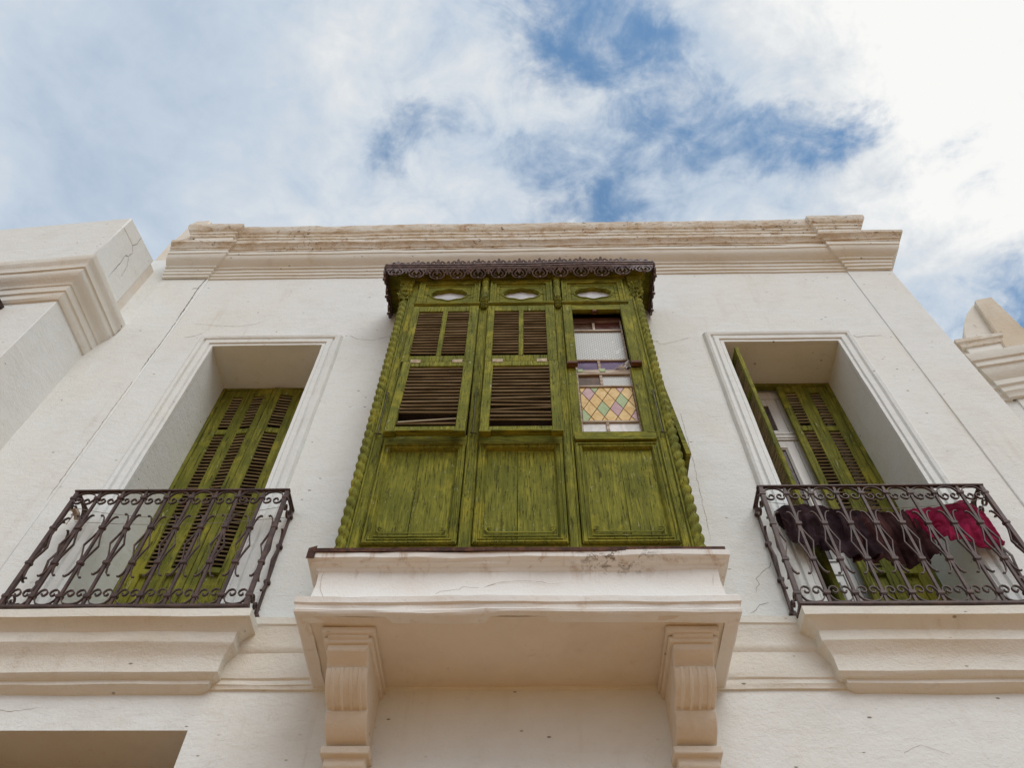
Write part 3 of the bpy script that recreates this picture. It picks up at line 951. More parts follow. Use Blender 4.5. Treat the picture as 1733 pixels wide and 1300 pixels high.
def leaf(parent, loc, rot, w, h, t, openings, mat, pitch, smat, name='shutter_leaf', skip=(), droop=(), pale=None, depth=0.040, ang=42, panel=None):
    """leaf frame: origin at the top left corner, x right, z down from 0 to -h, front face at y=-t"""
    mb = MB()
    xs0 = sorted({o[0] for o in openings}); xs1 = sorted({o[1] for o in openings})
    L, Rr = xs0[0], xs1[-1]
    mb.box(0, L, -t, 0, -h, 0)
    mb.box(Rr, w, -t - 0.001, 0, -h, 0)
    rows = sorted({(o[2], o[3]) for o in openings}, reverse=True)     # (z0, z1), z1 the upper
    zt = 0.0
    for z0, z1 in rows:
        mb.box(L, Rr, -t + 0.003, 0, z1, zt)
        zt = z0
    if panel:
        mb.box(L, Rr, -t + 0.014, -0.006, -h + 0.10, zt)               # recessed board
        mb.box(L, Rr, -t + 0.003, 0, -h, -h + 0.10)
        mb.box(L - 0.006, Rr + 0.006, -t - 0.020, -t + 0.012, zt - 0.07, zt - 0.015)   # drip board
    else:
        mb.box(L, Rr, -t + 0.003, 0, -h, zt)
    for z0, z1 in rows:
        ops = sorted([o for o in openings if (o[2], o[3]) == (z0, z1)])
        for a, b in zip(ops[:-1], ops[1:]):
            mb.box(a[1], b[0], -t + 0.001, -0.004, z0, z1)
    o = mb.local(name, mat, parent, loc, rot, 0.003)
    cnt = 0
    for (x0, x1, z0, z1) in openings:
        me = slat_mesh(x1 - x0 - 0.004, depth, 0.012, ang, smat)
        n = int((z1 - z0) / pitch)
        for k in range(n):
            cnt += 1
            if cnt in skip:
                continue
            z = z1 - pitch * (k + 0.6)
            tilt = random.gauss(0, 0.006)
            rx = random.gauss(0, 0.05)
            if cnt in droop:
                tilt += droop[cnt]
            inst('slat', me, o, ((x0 + x1) / 2, -t * 0.55, z), (Matrix.Rotation(tilt, 3, 'Y') @ Matrix.Rotation(rx, 3, 'X')))
    return o


# ================================================================== box window (oriel)
OY = 3.77
ori = thing('box_window', 'weathered green wooden box window with louvred shutters, twisted corner columns and dark metal fringe', 'bay window', (-0.07, 4.0, 4.99))
wm = wallmap(OY)
# framing
for x0, x1 in ((-1.192, -1.112), (0.978, 1.052)):
    o = boxes([(x0, x1, OY, OY + 0.07, 4.99, 9.06)], 'corner_stile', 'green_v', ori)
    xb = x0 + 0.006 if x0 < 0 else x1 - 0.006
    MB().box(xb - 0.008, xb + 0.008, OY - 0.014, OY + 0.01, 4.99, 8.66).build('bead', 'green_v', o, 0.003)
    xb = x1 - 0.012 if x0 < 0 else x0 + 0.012
    MB().box(xb - 0.005, xb + 0.005, OY - 0.008, OY + 0.01, 4.99, 8.46).build('bead', 'green_v', o, 0.002)
for x0, x1 in ((-0.474, -0.384), (0.256, 0.336)):
    o = boxes([(x0, x1, OY - 0.004, OY + 0.07, 4.99, 9.06)], 'mullion', 'green_v', ori)
    for xb in (x0 + 0.012, x1 - 0.012):
        MB().box(xb - 0.005, xb + 0.005, OY - 0.012, OY + 0.01, 4.99, 8.46).build('bead', 'green_v', o, 0.002)
bays = [(-1.112, -0.474), (-0.384, 0.256), (0.336, 0.978)]
for a, b in bays:
    boxes([(a, b, OY + 0.002, OY + 0.07, 8.455, 8.505)], 'head_rail', 'green_h', ori)
    boxes([(a, b, OY + 0.002, OY + 0.07, 6.335, 6.46)], 'sill_rail', 'green_h', ori)
    boxes([(a, b, OY + 0.002, OY + 0.07, 4.99, 5.30)], 'bottom_rail', 'green_h', ori)
    boxes([(a, b, OY + 0.002, OY + 0.07, 9.02, 9.07)], 'top_rail', 'green_h', ori)


def rectpath(x0, x1, z0, z1):
    return [(x0, z0), (x0, z1), (x1, z1), (x1, z0)]     # clockwise: right side is inwards


# frieze panels with lobed openings
def lobe(t):
    c, s_ = math.cos(t), math.sin(t)
    x = 0.180 * c
    z = 0.088 * math.copysign(abs(s_) ** 0.85, s_) + (0.028 if s_ > 0 else -0.028) * math.exp(-(x / 0.055) ** 2) * min(1, abs(s_) * 2)
    z += 0.010 * math.copysign(1, s_) * math.exp(-((abs(x) - 0.115) / 0.03) ** 2) * min(1, abs(s_) * 3)
    return x, z


for a, b in bays:
    x0, x1, z0, z1 = a + 0.008, b - 0.008, 8.507, 9.018
    prof = [(0, -0.005), (0, 0.030), (0.016, 0.034), (0.024, 0.022), (0.040, 0.022), (0.046, 0.030), (0.058, 0.028), (0.064, 0.008), (0.090, 0.006), (0.094, -0.002), (0.104, -0.004)]
    fp = MB().sweep(rectpath(x0, x1, z0, z1), prof, wm, closed=True, seg=0.3).build('frieze_panel', 'green_h', ori, angle=30)
    # carved board with its lobed hole
    ix0, ix1, iz0, iz1 = x0 + 0.098, x1 - 0.098, z0 + 0.098, z1 - 0.098
    cx, cz = (ix0 + ix1) / 2, (iz0 + iz1) / 2
    hw, hh = (ix1 - ix0) / 2, (iz1 - iz0) / 2
    angs = sorted([2 * math.pi * k / 48 for k in range(48)] + [math.atan2(sz * hh, sx * hw) % (2 * math.pi) for sx in (1, -1) for sz in (1, -1)])
    mb = MB()
    N = len(angs)
    for h in (0.004, -0.045):
        for an in angs:
            lx, lz = lobe(an)
            mb.v.append(Vector(wm(cx + lx, cz + lz, h)))
        for an in angs:
            c, s_ = math.cos(an), math.sin(an)
            k = min(hw / abs(c) if abs(c) > 1e-6 else 9, hh / abs(s_) if abs(s_) > 1e-6 else 9)
            mb.v.append(Vector(wm(cx + c * k, cz + s_ * k, h)))
    for i in range(N):
        j = (i + 1) % N
        mb.f.append((i, j, N + j, N + i))
        mb.f.append((2 * N + i, 2 * N + j, 3 * N + j, 3 * N + i))
        mb.f.append((i, j, 2 * N + j, 2 * N + i))
    mb.build('carved_board', 'green_h', fp, angle=30)
    ring = MB()
    pts = [lobe(2 * math.pi * k / 60) for k in range(60)]
    pts = [(cx + 1.06 * x, cz + 1.10 * z) for x, z in pts][::-1]
    ring.sweep(pts, [(-0.010, 0.0), (-0.006, 0.012), (0.004, 0.012), (0.008, 0.003)], wm, closed=True, seg=1)
    ring.build('lobed_bead', 'green_h', fp)
    for sx in (-1, 1):
        MB().box(cx + sx * 0.225 - 0.03, cx + sx * 0.225 + 0.03, OY - 0.010, OY + 0.0, cz - 0.006, cz + 0.006).build('bead_tail', 'green_h', fp, 0.002)
    MB().box(cx - 0.23, cx + 0.23, OY + 0.035, OY + 0.041, cz - 0.13, cz + 0.13).build('oval_pane', 'g_oval', fp)
    MB().sweep([(x0 - 0.012, 0), (x1 + 0.012, 0)], [(0, 8.49), (0.022, 8.492), (0.044, 8.508), (0.048, 8.526), (0.034, 8.536), (0, 8.538)], lambda p, q, h: (p, OY - 0.002 + q, h), seg=0.2, jit=0.003).build('drip_moulding', 'green_h', fp, angle=28)

# turned colonnettes on the frieze mullions
for x in (-0.430, 0.296):
    prof = [(0.012, 8.44), (0.030, 8.455), (0.034, 8.475), (0.022, 8.49), (0.034, 8.505), (0.038, 8.53), (0.030, 8.555), (0.022, 8.565), (0.036, 8.58), (0.040, 8.61), (0.030, 8.64),
            (0.026, 8.66), (0.032, 8.70), (0.034, 8.78), (0.030, 8.85), (0.026, 8.87), (0.036, 8.885), (0.036, 8.90), (0.026, 8.915), (0.036, 8.94), (0.038, 8.97), (0.030, 9.0), (0.040, 9.01), (0.040, 9.055)]
    o = MB().lathe(prof, x, OY - 0.018).build('colonnette', 'green_v', ori, angle=50)
    sp = [(x + 0.020 * math.cos(q) * (1 - q / 14), OY - 0.055, 8.61 + 0.026 * math.sin(q) * (1 - q / 14)) for q in [i * 0.45 for i in range(22)]]
    MB().tube(sp, 0.006, 5).build('carved_scroll', 'green_v', o)
    for zz_, w in ((8.53, 0.03), (8.475, 0.026)):
        MB().tube([(x - w, OY - 0.050, zz_ + 0.012), (x - w * 0.5, OY - 0.058, zz_ - 0.008), (x, OY - 0.060, zz_ + 0.006), (x + w * 0.5, OY - 0.058, zz_ - 0.008), (x + w, OY - 0.050, zz_ + 0.012)], 0.006, 5).build('carved_scroll', 'green_v', o)


# twisted rope columns and carved capitals
def rope(cx, cy, z0, z1, hand):
    nz, na = int((z1 - z0) / 0.009), 16
    mb = MB()
    for i in range(nz + 1):
        z = z0 + (z1 - z0) * i / nz
        for k in range(na):
            th = 2 * math.pi * k / na
            ph = abs(math.cos(th + hand * math.pi * (z / 0.096)))
            r = 0.033 + 0.018 * ph ** 0.6
            mb.v.append(Vector((cx + r * math.cos(th), cy + r * math.sin(th), z)))
    for i in range(nz):
        for k in range(na):
            l = (k + 1) % na
            mb.f.append((i * na + k, i * na + l, (i + 1) * na + l, (i + 1) * na + k))
    return mb


for cx, hand in ((-1.237, 1), (1.094, -1)):
    rope(cx, OY + 0.035, 4.99, 8.68, hand).build('rope_column', 'green_v', ori, angle=75)
    cap = MB()
    nn = 18

    def cf(u, v, cx=cx):
        # three visible faces of a flared block, carved into leaves by ridged noise
        a = (u - 0.5) * 3.0
        flare = 0.046 + 0.022 * v ** 1.5
        if a < -0.5:
            x, y = -1.0, (-0.5 - a) * 2 - 1
        elif a > 0.5:
            x, y = 1.0, (a - 0.5) * 2 - 1
        else:
            x, y = a * 2, -1.0
        p = Vector((x * 2.2 + cx * 5, y * 2.2, v * 5.5))
        d = 0.022 * (abs(noise.noise(p)) * 2.0 - 0.4) + 0.010 * math.sin(v * 24 + 3 * abs(x))
        k = flare + d * (1 if v < 0.96 else 0.2)
        return (cx + x * k, OY + 0.035 + y * k, 8.665 + v * 0.34)
    cap.grid(cf, 36, 26)
    c = cap.build('capital', 'green_v', ori, angle=60)
    for sgn in (-1, 0, 1):
        for zc in (8.76, 8.86, 8.95):
            sp = []
            for i in range(16):
                q = i * 0.42
                rr = 0.026 * (1 - q / 8.0)
                sp.append((cx + sgn * 0.04 + rr * math.cos(q + zc * 40) * (1 if sgn >= 0 else -1), OY - 0.022 - 0.02 * (zc - 8.7), zc + rr * 1.3 * math.sin(q + zc * 40)))
            MB().tube(sp, 0.0065, 5).build('carved_leaf', 'green_v', c)
    MB().box(cx - 0.075, cx + 0.075, OY - 0.04, OY + 0.11, 8.995, 9.075).build('abacus', 'green_h', c, 0.004)

# upper louvred leaves (fixed) and lower leaves pushed out at the bottom
R0 = Matrix.Identity(3)
for i, (a, b) in enumerate(bays[:2]):
    xl, xr = a + 0.002, b - 0.002
    w = xr - xl
    mid_ = w / 2
    leaf(ori, tuple(WM[ori].inverted() @ Vector((xl, OY + 0.0, 8.452))), R0, w, 1.0, 0.045,
         [(0.062, mid_ - 0.022, -0.905, -0.098), (mid_ + 0.022, w - 0.085, -0.905, -0.098)], 'green_v', 0.0475, 'slat',
         skip=(33,) if i == 0 else (), droop={16: 0.03} if i == 0 else {})
    tilt = -math.asin((0.075 if i == 0 else 0.070) / 1.10)
    rot = Matrix.Rotation(tilt, 3, 'X')
    if i == 0:
        xl, xr = a + 0.020, b - 0.004
    else:
        xl, xr = a + 0.008, b + 0.002
    w = xr - xl
    skip = (15, 16) if i == 0 else (17,)
    droop = {14: 0.02} if i == 0 else {10: -0.03, 11: 0.05, 12: 0.03, 13: -0.06, 14: 0.035}
    lf = leaf(ori, tuple(WM[ori].inverted() @ Vector((xl, OY - 0.005, 7.446))), rot, w, 1.105, 0.042,
              [(0.072, w - 0.080, -1.025, -0.080)], 'green_v', 0.0535, 'slat', skip=skip, droop=droop)
    if i == 0:
        inst('slat', slat_mesh(w - 0.165, 0.03, 0.007, 42, 'slat'), lf, (w / 2, -0.03, -0.93), Matrix.Rotation(-0.10, 3, 'Y') @ Matrix.Rotation(0.5, 3, 'X'))
    for xx in (0.0, w):
        MB().box(-0.045, 0.045, -0.058, 0.0, -0.016, 0.0).local('foot_block', 'green_h', lf, (xx + (0.045 if xx == 0 else -0.045), 0, -1.105), None, 0.003)
    MB().box(0.09, w - 0.09, -0.058, -0.01, -0.018, 0.0).local('drip_moulding', 'green_h', lf, (0, 0, -1.092), None, 0.003)
    for xx in (0.11, w - 0.14):
        MB().box(xl + xx - 0.045, xl + xx + 0.045, OY - 0.050, OY - 0.0455, 7.425, 7.475).build('hinge', 'brass', ori, 0.001)

# empty third leaf: only the two upper stiles are left
for x0, x1 in ((0.338, 0.424), (0.890, 0.976)):
    o = boxes([(x0, x1, OY - 0.045, OY, 7.432, 8.452)], 'shutter_stile', 'green_v', ori)
    boxes([(x0 - 0.004, x1 + 0.004, OY - 0.052, OY - 0.002, 7.395, 7.430)], 'foot_block', 'bare_red', o)
boxes([(0.424, 0.890, OY - 0.040, OY, 8.36, 8.452)], 'shutter_rail', 'green_h', ori)
boxes([(0.62, 0.66, OY - 0.044, OY - 0.0, 8.325, 8.358)], 'latch_block', 'bare_red', ori)
for x0, x1 in ((0.338, 0.412), (0.884, 0.976)):
    boxes([(x0, x1, OY + 0.004, OY + 0.06, 6.46, 7.40)], 'window_jamb', 'green_v', ori)
boxes([(0.345, 0.968, OY - 0.028, OY + 0.0, 6.372, 6.455)], 'window_sill', 'green_h', ori)
boxes([(0.35, 0.96, OY - 0.040, OY - 0.0, 6.345, 6.368)], 'drip_moulding', 'green_h', ori)

# glazed sash behind the third leaf
SY = 3.835
gx0, gx1 = 0.412, 0.892
sash = MB()
for q in ((gx0, gx0 + 0.018, 6.50, 8.30), (gx1 - 0.014, gx1, 6.50, 8.30)):
    sash.box(q[0], q[1], SY - 0.012, SY + 0.03, q[2], q[3])
for z0, z1 in ((8.116, 8.14), (7.595, 7.618), (7.185, 7.205), (6.684, 6.708), (6.50, 6.522)):
    sash.box(gx0 + 0.018, gx1 - 0.014, SY - 0.010, SY + 0.028, z0, z1)
win = sash.build('stained_window', 'bare', ori, 0.003)
boxes([(gx0, gx1, SY - 0.014, SY + 0.03, 7.365, 7.440)], 'transom', 'bare', win)
boxes([(gx0, gx1, SY - 0.006, SY + 0.03, 8.27, 8.37)], 'head_board', 'bare_red', win)
for x, z, w in ((0.425, 7.425, 0.05), (0.62, 7.43, 0.05)):
    MB().box(x, x + w, SY - 0.020, SY - 0.012, z - 0.03, z + 0.02).build('paint_flake', 'g_green', win, 0.004)
PY0, PY1 = SY + 0.006, SY + 0.012
xm = 0.625


def pane(x0, x1, z0, z1, mat, name='pane'):
    return MB().box(x0, x1, PY0, PY1, z0, z1).build(name, mat, win)


for (z0, z1, ms) in ((8.142, 8.268, ('g_brown', 'g_red')), (7.442, 7.593, ('g_purple', 'g_purple')), (7.207, 7.363, ('g_brown', 'g_lace')), (6.524, 6.682, ('g_white', 'g_white'))):
    MB().box(xm - 0.012, xm + 0.012, SY - 0.008, SY + 0.02, z0 - 0.001, z1 + 0.001).build('glazing_bar', 'bare', win, 0.002)
    pane(gx0 + 0.019, xm - 0.013, z0, z1, ms[0])
    pane(xm + 0.013, gx1 - 0.015, z0, z1, ms[1])
pane(gx0 + 0.019, gx1 - 0.015, 7.62, 8.114, 'g_lace')
# diamond leaded light, every quarry a piece of its own
dx0, dx1, dz0, dz1 = gx0 + 0.024, gx1 - 0.020, 6.716, 7.178
MB().box(dx0 - 0.004, dx1 + 0.004, PY0 + 0.004, PY1 + 0.002, dz0 - 0.006, dz1 + 0.006).build('lead_came', 'lead', win)


def clip(poly, ax, val, sg):
    out = []
    for i in range(len(poly)):
        p, q = poly[i], poly[(i + 1) % len(poly)]
        ip, iq = sg * (p[ax] - val) >= 0, sg * (q[ax] - val) >= 0
        if ip:
            out.append(p)
        if ip != iq:
            t = (val - p[ax]) / (q[ax] - p[ax])
            out.append((p[0] + t * (q[0] - p[0]), p[1] + t * (q[1] - p[1])))
    return out


DW, DH = 0.108, 0.222
special = {(1, 1): 'g_green', (2, 1): 'g_pink', (3, 2): 'g_green', (4, 0): 'g_pink', (0, 3): 'g_pink', (1, 4): 'g_green', (3, 4): 'g_pink', (0, 0): 'g_green'}
for r_ in range(-1, 6):
    for c_ in range(-1, 6):
        cx = dx0 + 0.012 + DW * (c_ + (0.5 if r_ % 2 else 0.0))
        cz = dz0 + 0.055 + DH * 0.5 * r_
        g_ = 0.93
        poly = [(cx - DW / 2 * g_, cz), (cx, cz + DH / 2 * g_), (cx + DW / 2 * g_, cz), (cx, cz - DH / 2 * g_)]
        for ax, val, sg in ((0, dx0, 1), (0, dx1, -1), (1, dz0, 1), (1, dz1, -1)):
            poly = clip(poly, ax, val, sg)
            if len(poly) < 3:
                break
        if len(poly) < 3:
            continue
        k = (c_, r_)
        MB().prism(poly, -0.006, 0.0, wallmap(PY0 - 0.004 + 0.0)).build('diamond_pane', special.get(k, 'g_amber'), win)
# torn plastic film caught on the transom
MB().grid(lambda u, v: (0.76 + 0.135 * u, SY - 0.02 - 0.03 * noise.noise(Vector((u * 4, v * 4, 2))), 7.435 + 0.02 * u + v * (0.13 * u) + 0.008 * math.sin(u * 9)), 10, 6).build('torn_film', 'film', win)

# lower panels
for (a, b) in bays:
    x0, x1, z0, z1 = a + 0.012, b - 0.012, 5.135, 6.325
    prof = [(-0.006, -0.005), (-0.006, 0.014), (0.004, 0.026), (0.014, 0.026), (0.018, 0.016), (0.028, 0.016), (0.032, 0.024), (0.042, 0.020), (0.050, 0.006), (0.056, -0.012), (0.070, -0.014)]
    fr = MB().sweep(rectpath(x0, x1, z0 + 0.16, z1), prof, wm, closed=True, seg=0.25, jit=0.002).build('lower_panel', 'green_v', ori, angle=28)
    nx = 2
    ws = [0.46, 0.54] if a < 0.3 else [0.52, 0.48]
    xx = x0 + 0.058
    tot = x1 - x0 - 0.116
    for k in range(nx):
        w = tot * ws[k]
        MB().box(xx + 0.0012, xx + w - 0.0012, OY + 0.010 + 0.003 * (k % 2), OY + 0.03, z0 + 0.20, z1 - 0.05).build('plank', 'green_v', fr, 0.003)
        xx += w
    # low moulding with turned-up scroll ends
    cxm, hwm = (x0 + x1) / 2, (x1 - x0) / 2 - 0.095
    zb = 5.405
    curl = [(hwm - 0.02, zb), (hwm + 0.0, zb + 0.004), (hwm + 0.016, zb + 0.022), (hwm + 0.014, zb + 0.045), (hwm - 0.004, zb + 0.052), (hwm - 0.014, zb + 0.040)]
    path = [(cxm - x, z) for x, z in reversed(curl)] + [(cxm + x, z) for x, z in curl]
    MB().ribbon(path, 0.014, 0.0, 0.006, wm).ribbon([(cxm - hwm - 0.03, zb - 0.03), (cxm + hwm + 0.03, zb - 0.03)], 0.012, -0.004, 0.005, wm).build('scroll_moulding', 'green_h', fr, 0.002)

# side cheeks of the box with their own louvred leaves
for x0, x1, sgn in ((-1.235, -1.205, -1), (1.065, 1.095, 1)):
    boxes([(x0, x1, OY + 0.06, FY + 0.0, 4.99, 6.40), (x0, x1, OY + 0.06, FY, 7.46, 9.08), (x0, x1, OY + 0.06, OY + 0.12, 6.40, 7.46), (x0, x1, FY - 0.06, FY, 6.40, 7.46)], 'cheek', 'green_y', ori)
inv = WM[ori].inverted()
rs = Matrix.Rotation(R(90), 3, 'Z') @ Matrix.Rotation(-math.asin(0.085 / 1.15), 3, 'X')
leaf(ori, tuple(inv @ Vector((1.10, OY + 0.075, 7.45))), rs, 0.34, 1.15, 0.04, [(0.06, 0.28, -1.07, -0.07)], 'green_y', 0.0565, 'slat')
rs = Matrix.Rotation(R(-90), 3, 'Z')
leaf(ori, tuple(inv @ Vector((-1.24, OY + 0.415, 7.45))), rs, 0.34, 1.15, 0.04, [(0.06, 0.28, -1.07, -0.07)], 'green_y', 0.0565, 'slat')
# dark room inside the box
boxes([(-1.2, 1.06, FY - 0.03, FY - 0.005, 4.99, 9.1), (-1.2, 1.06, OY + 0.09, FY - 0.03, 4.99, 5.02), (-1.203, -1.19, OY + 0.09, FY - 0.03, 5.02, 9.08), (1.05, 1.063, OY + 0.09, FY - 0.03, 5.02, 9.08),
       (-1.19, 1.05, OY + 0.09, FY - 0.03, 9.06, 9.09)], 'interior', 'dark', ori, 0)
# stay rods hooked beside the leaves
for x, z0, z1 in ((-1.165, 6.45, 6.98), (-0.432, 6.45, 6.98), (1.022, 6.44, 6.98)):
    o = MB().tube([(x, OY - 0.022, z1), (x, OY - 0.026, z0 + 0.02), (x, OY - 0.03, z0)], 0.006, 6).build('stay_rod', 'stay', ori)
    MB().tube([(x + 0.012 * math.cos(q), OY - 0.022, z1 + 0.018 + 0.014 * math.sin(q)) for q in [i * math.pi / 5 for i in range(11)]], 0.005, 5).build('ring', 'stay', o)
    MB().tube([(x - 0.02, OY - 0.028, z0 + 0.004), (x + 0.03, OY - 0.028, z0 - 0.004)], 0.007, 5).build('hook', 'stay', o)

# canopy
can = MB().box(-1.462, 1.295, 3.645, FY - 0.002, 9.165, 9.20).build('canopy', 'green_soffit', ori, 0.003)
MB().sweep([(-1.285, FY), (-1.285, OY + 0.0), (1.145, OY + 0.0), (1.145, FY)], [(-0.05, 9.062), (0.005, 9.066), (0.010, 9.085), (0.030, 9.092), (0.045, 9.112), (0.070, 9.135), (0.085, 9.140), (0.09, 9.163), (-0.05, 9.164)], XYZ, seg=0.3).build('cove_moulding', 'green_h', can, angle=28)


def wave(x, y):
    if y > 3.70:
        return 0.0
    return 0.012 * math.sin(x * 2.3 + 0.6) - 0.014 * math.exp(-((x - 0.02) / 0.35) ** 2)


def midness(x):
    a = max(0.0, min(1.0, (x + 1.44) / 0.55)); b = max(0.0, min(1.0, (1.28 - x) / 0.55))
    s_ = lambda q: q * q * (3 - 2 * q)
    return s_(a) * s_(b)


fpath = [(-1.462, FY - 0.01), (-1.462, 3.645), (1.295, 3.645), (1.295, FY - 0.01)]
MB().sweep(fpath, [(-0.01, 9.105), (0.006, 9.105), (0.012, 9.112), (0.012, 9.122), (0.004, 9.126), (0.004, 9.142), (0.016, 9.148), (0.016, 9.160), (0.006, 9.164), (0.006, 9.180), (0.020, 9.186), (0.022, 9.20), (-0.01, 9.208)], XYZ, seg=0.06, dz=wave, jit=0.002).build('fringe_band', 'zinc', can, angle=28)
MB().box(-1.45, 1.285, 3.66, FY - 0.003, 9.202, 9.225).build('canopy_roof', 'zinc', can)


def curl(cx, cz, r, a0, turns, n=14, shrink=0.75):
    return [(cx + r * (1 - shrink * i / (n - 1)) * math.cos(a0 + turns * 2 * math.pi * i / (n - 1)),
             cz + r * (1 - shrink * i / (n - 1)) * math.sin(a0 + turns * 2 * math.pi * i / (n - 1))) for i in range(n)]


LM = lambda a, b, h: (a, -h, b)


def pendant_big():
    mb = MB()
    for s_ in (-1, 1):
        mb.ribbon([(s_ * 0.028, 0.0), (s_ * 0.060, -0.030), (s_ * 0.076, -0.062), (s_ * 0.072, -0.096), (s_ * 0.050, -0.122), (s_ * 0.022, -0.132)], 0.013, 0.004, 0.016, LM)
        mb.ribbon([(s_ * 0.010, -0.02), (s_ * 0.030, -0.045), (s_ * 0.046, -0.070), (s_ * 0.040, -0.095), (s_ * 0.022, -0.098)], 0.011, 0.003, 0.014, LM)
        mb.ribbon([(s_ * 0.075, -0.005), (s_ * 0.100, -0.030), (s_ * 0.088, -0.052), (s_ * 0.066, -0.048)], 0.011, 0.003, 0.013, LM)
    mb.prism([(-0.026, -0.01), (0.026, -0.01), (0.016, -0.05), (0, -0.085), (-0.016, -0.05)], 0.002, 0.014, LM)
    b = len(mb.v)
    for i in range(5):
        a = math.pi * i / 4
        for k in range(8):
            q = 2 * math.pi * k / 8
            mb.v.append(Vector((0.019 * math.sin(a) * math.cos(q), -0.012 + 0.019 * math.sin(a) * math.sin(q), -0.132 + 0.019 * math.cos(a))))
    for i in range(4):
        for k in range(8):
            l = (k + 1) % 8
            mb.f.append((b + i * 8 + k, b + i * 8 + l, b + i * 8 + 8 + l, b + i * 8 + 8 + k))
    mb.box(-0.104, 0.104, -0.010, -0.002, -0.010, 0.012)
    return mb.mesh('pendant', 'zinc')


def pendant_small():
    mb = MB()
    for s_ in (-1, 0, 1):
        mb.ribbon([(s_ * 0.006, 0.0), (s_ * 0.016, -0.035), (s_ * 0.034, -0.078 + abs(s_) * 0.012)], 0.013, 0.003, 0.013, LM, taper=lambda f: 0.7 + 0.9 * f)
    for s_ in (-1, 1):
        mb.ribbon([(s_ * 0.02, -0.004), (s_ * 0.045, -0.022), (s_ * 0.054, -0.040)], 0.010, 0.003, 0.012, LM)
    return mb.mesh('pendant', 'zinc')


def crest_mesh(tall):
    mb = MB()
    k = 1.0 if tall else 0.62
    for s_ in (-1, 1):
        mb.ribbon([(x * s_, z) for x, z in curl(0.040, 0.028 * k, 0.026 * k, -math.pi / 2, 0.9, 10, 0.6)], 0.012, 0.0, 0.012, LM)
    mb.prism([(-0.018, 0.0), (0.018, 0.0), (0.022, 0.030 * k), (0.010, 0.055 * k), (0.014, 0.062 * k), (0.0, 0.080 * k), (-0.014, 0.062 * k), (-0.010, 0.055 * k), (-0.022, 0.030 * k)], 0.0, 0.012, LM)
    mb.box(-0.075, 0.075, -0.010, 0.0, -0.004, 0.012)
    return mb.mesh('crest', 'zinc')


PB, PS, CT, CS = pendant_big(), pendant_small(), crest_mesh(True), crest_mesh(False)
for me in (PB, PS, CT, CS):
    me.transform(Matrix.Diagonal((1.0, 1.0, 0.86, 1.0)))
invc = WM[can].inverted()
NP = 13
sp_ = 2.757 / NP
for i in range(NP):
    x = -1.462 + sp_ * (i + 0.5)
    t_ = midness(x)
    rot = Matrix.Rotation(R(4 + 32 * t_), 3, 'X')
    inst('pendant', PB, can, invc @ Vector((x, 3.642, 9.104 + wave(x, 3.6))), rot)
    rc = Matrix.Rotation(R(2 + 24 * t_), 3, 'X')
    inst('crest', CT, can, invc @ Vector((x, 3.640, 9.205 + wave(x, 3.6))), rc)
    if i < NP - 1:
        x2 = x + sp_ / 2
        t_ = midness(x2)
        inst('pendant', PS, can, invc @ Vector((x2, 3.642, 9.104 + wave(x2, 3.6))), Matrix.Rotation(R(4 + 32 * t_), 3, 'X'))
        inst('crest', CS, can, invc @ Vector((x2, 3.640, 9.205 + wave(x2, 3.6))), Matrix.Rotation(R(2 + 24 * t_), 3, 'X'))
for xs, rz in ((-1.464, R(-90)), (1.297, R(90))):
    for k in range(5):
        y = 3.70 + k * 0.1
        me, mc = (PB, CT) if k % 2 == 0 else (PS, CS)
        inst('pendant', me, can, invc @ Vector((xs, y, 9.106)), Matrix.Rotation(rz, 3, 'Z'))
        inst('crest', mc, can, invc @ Vector((xs, y, 9.206)), Matrix.Rotation(rz, 3, 'Z'))

# rusty flashing strip on the ledge
fl = MB().sweep([(-1.30, 3.502), (-0.6, 3.498), (0.2, 3.500), (1.16, 3.503)], [(-0.20, 4.990), (0.0, 4.991), (0.004, 4.975), (0.008, 4.976), (0.010, 5.003), (0.0, 5.008), (-0.20, 5.006)], XYZ, seg=0.07, jit=0.004)
fl.build('flashing', 'rust', ori)
MB().grid(lambda u, v: (-1.335 + 0.05 * u, 3.497 + 0.010 * noise.noise(Vector((u * 5, v * 5, 0))), 4.925 + 0.085 * v + 0.02 * u * v), 5, 5).build('rusted_corner', 'rust', ori)

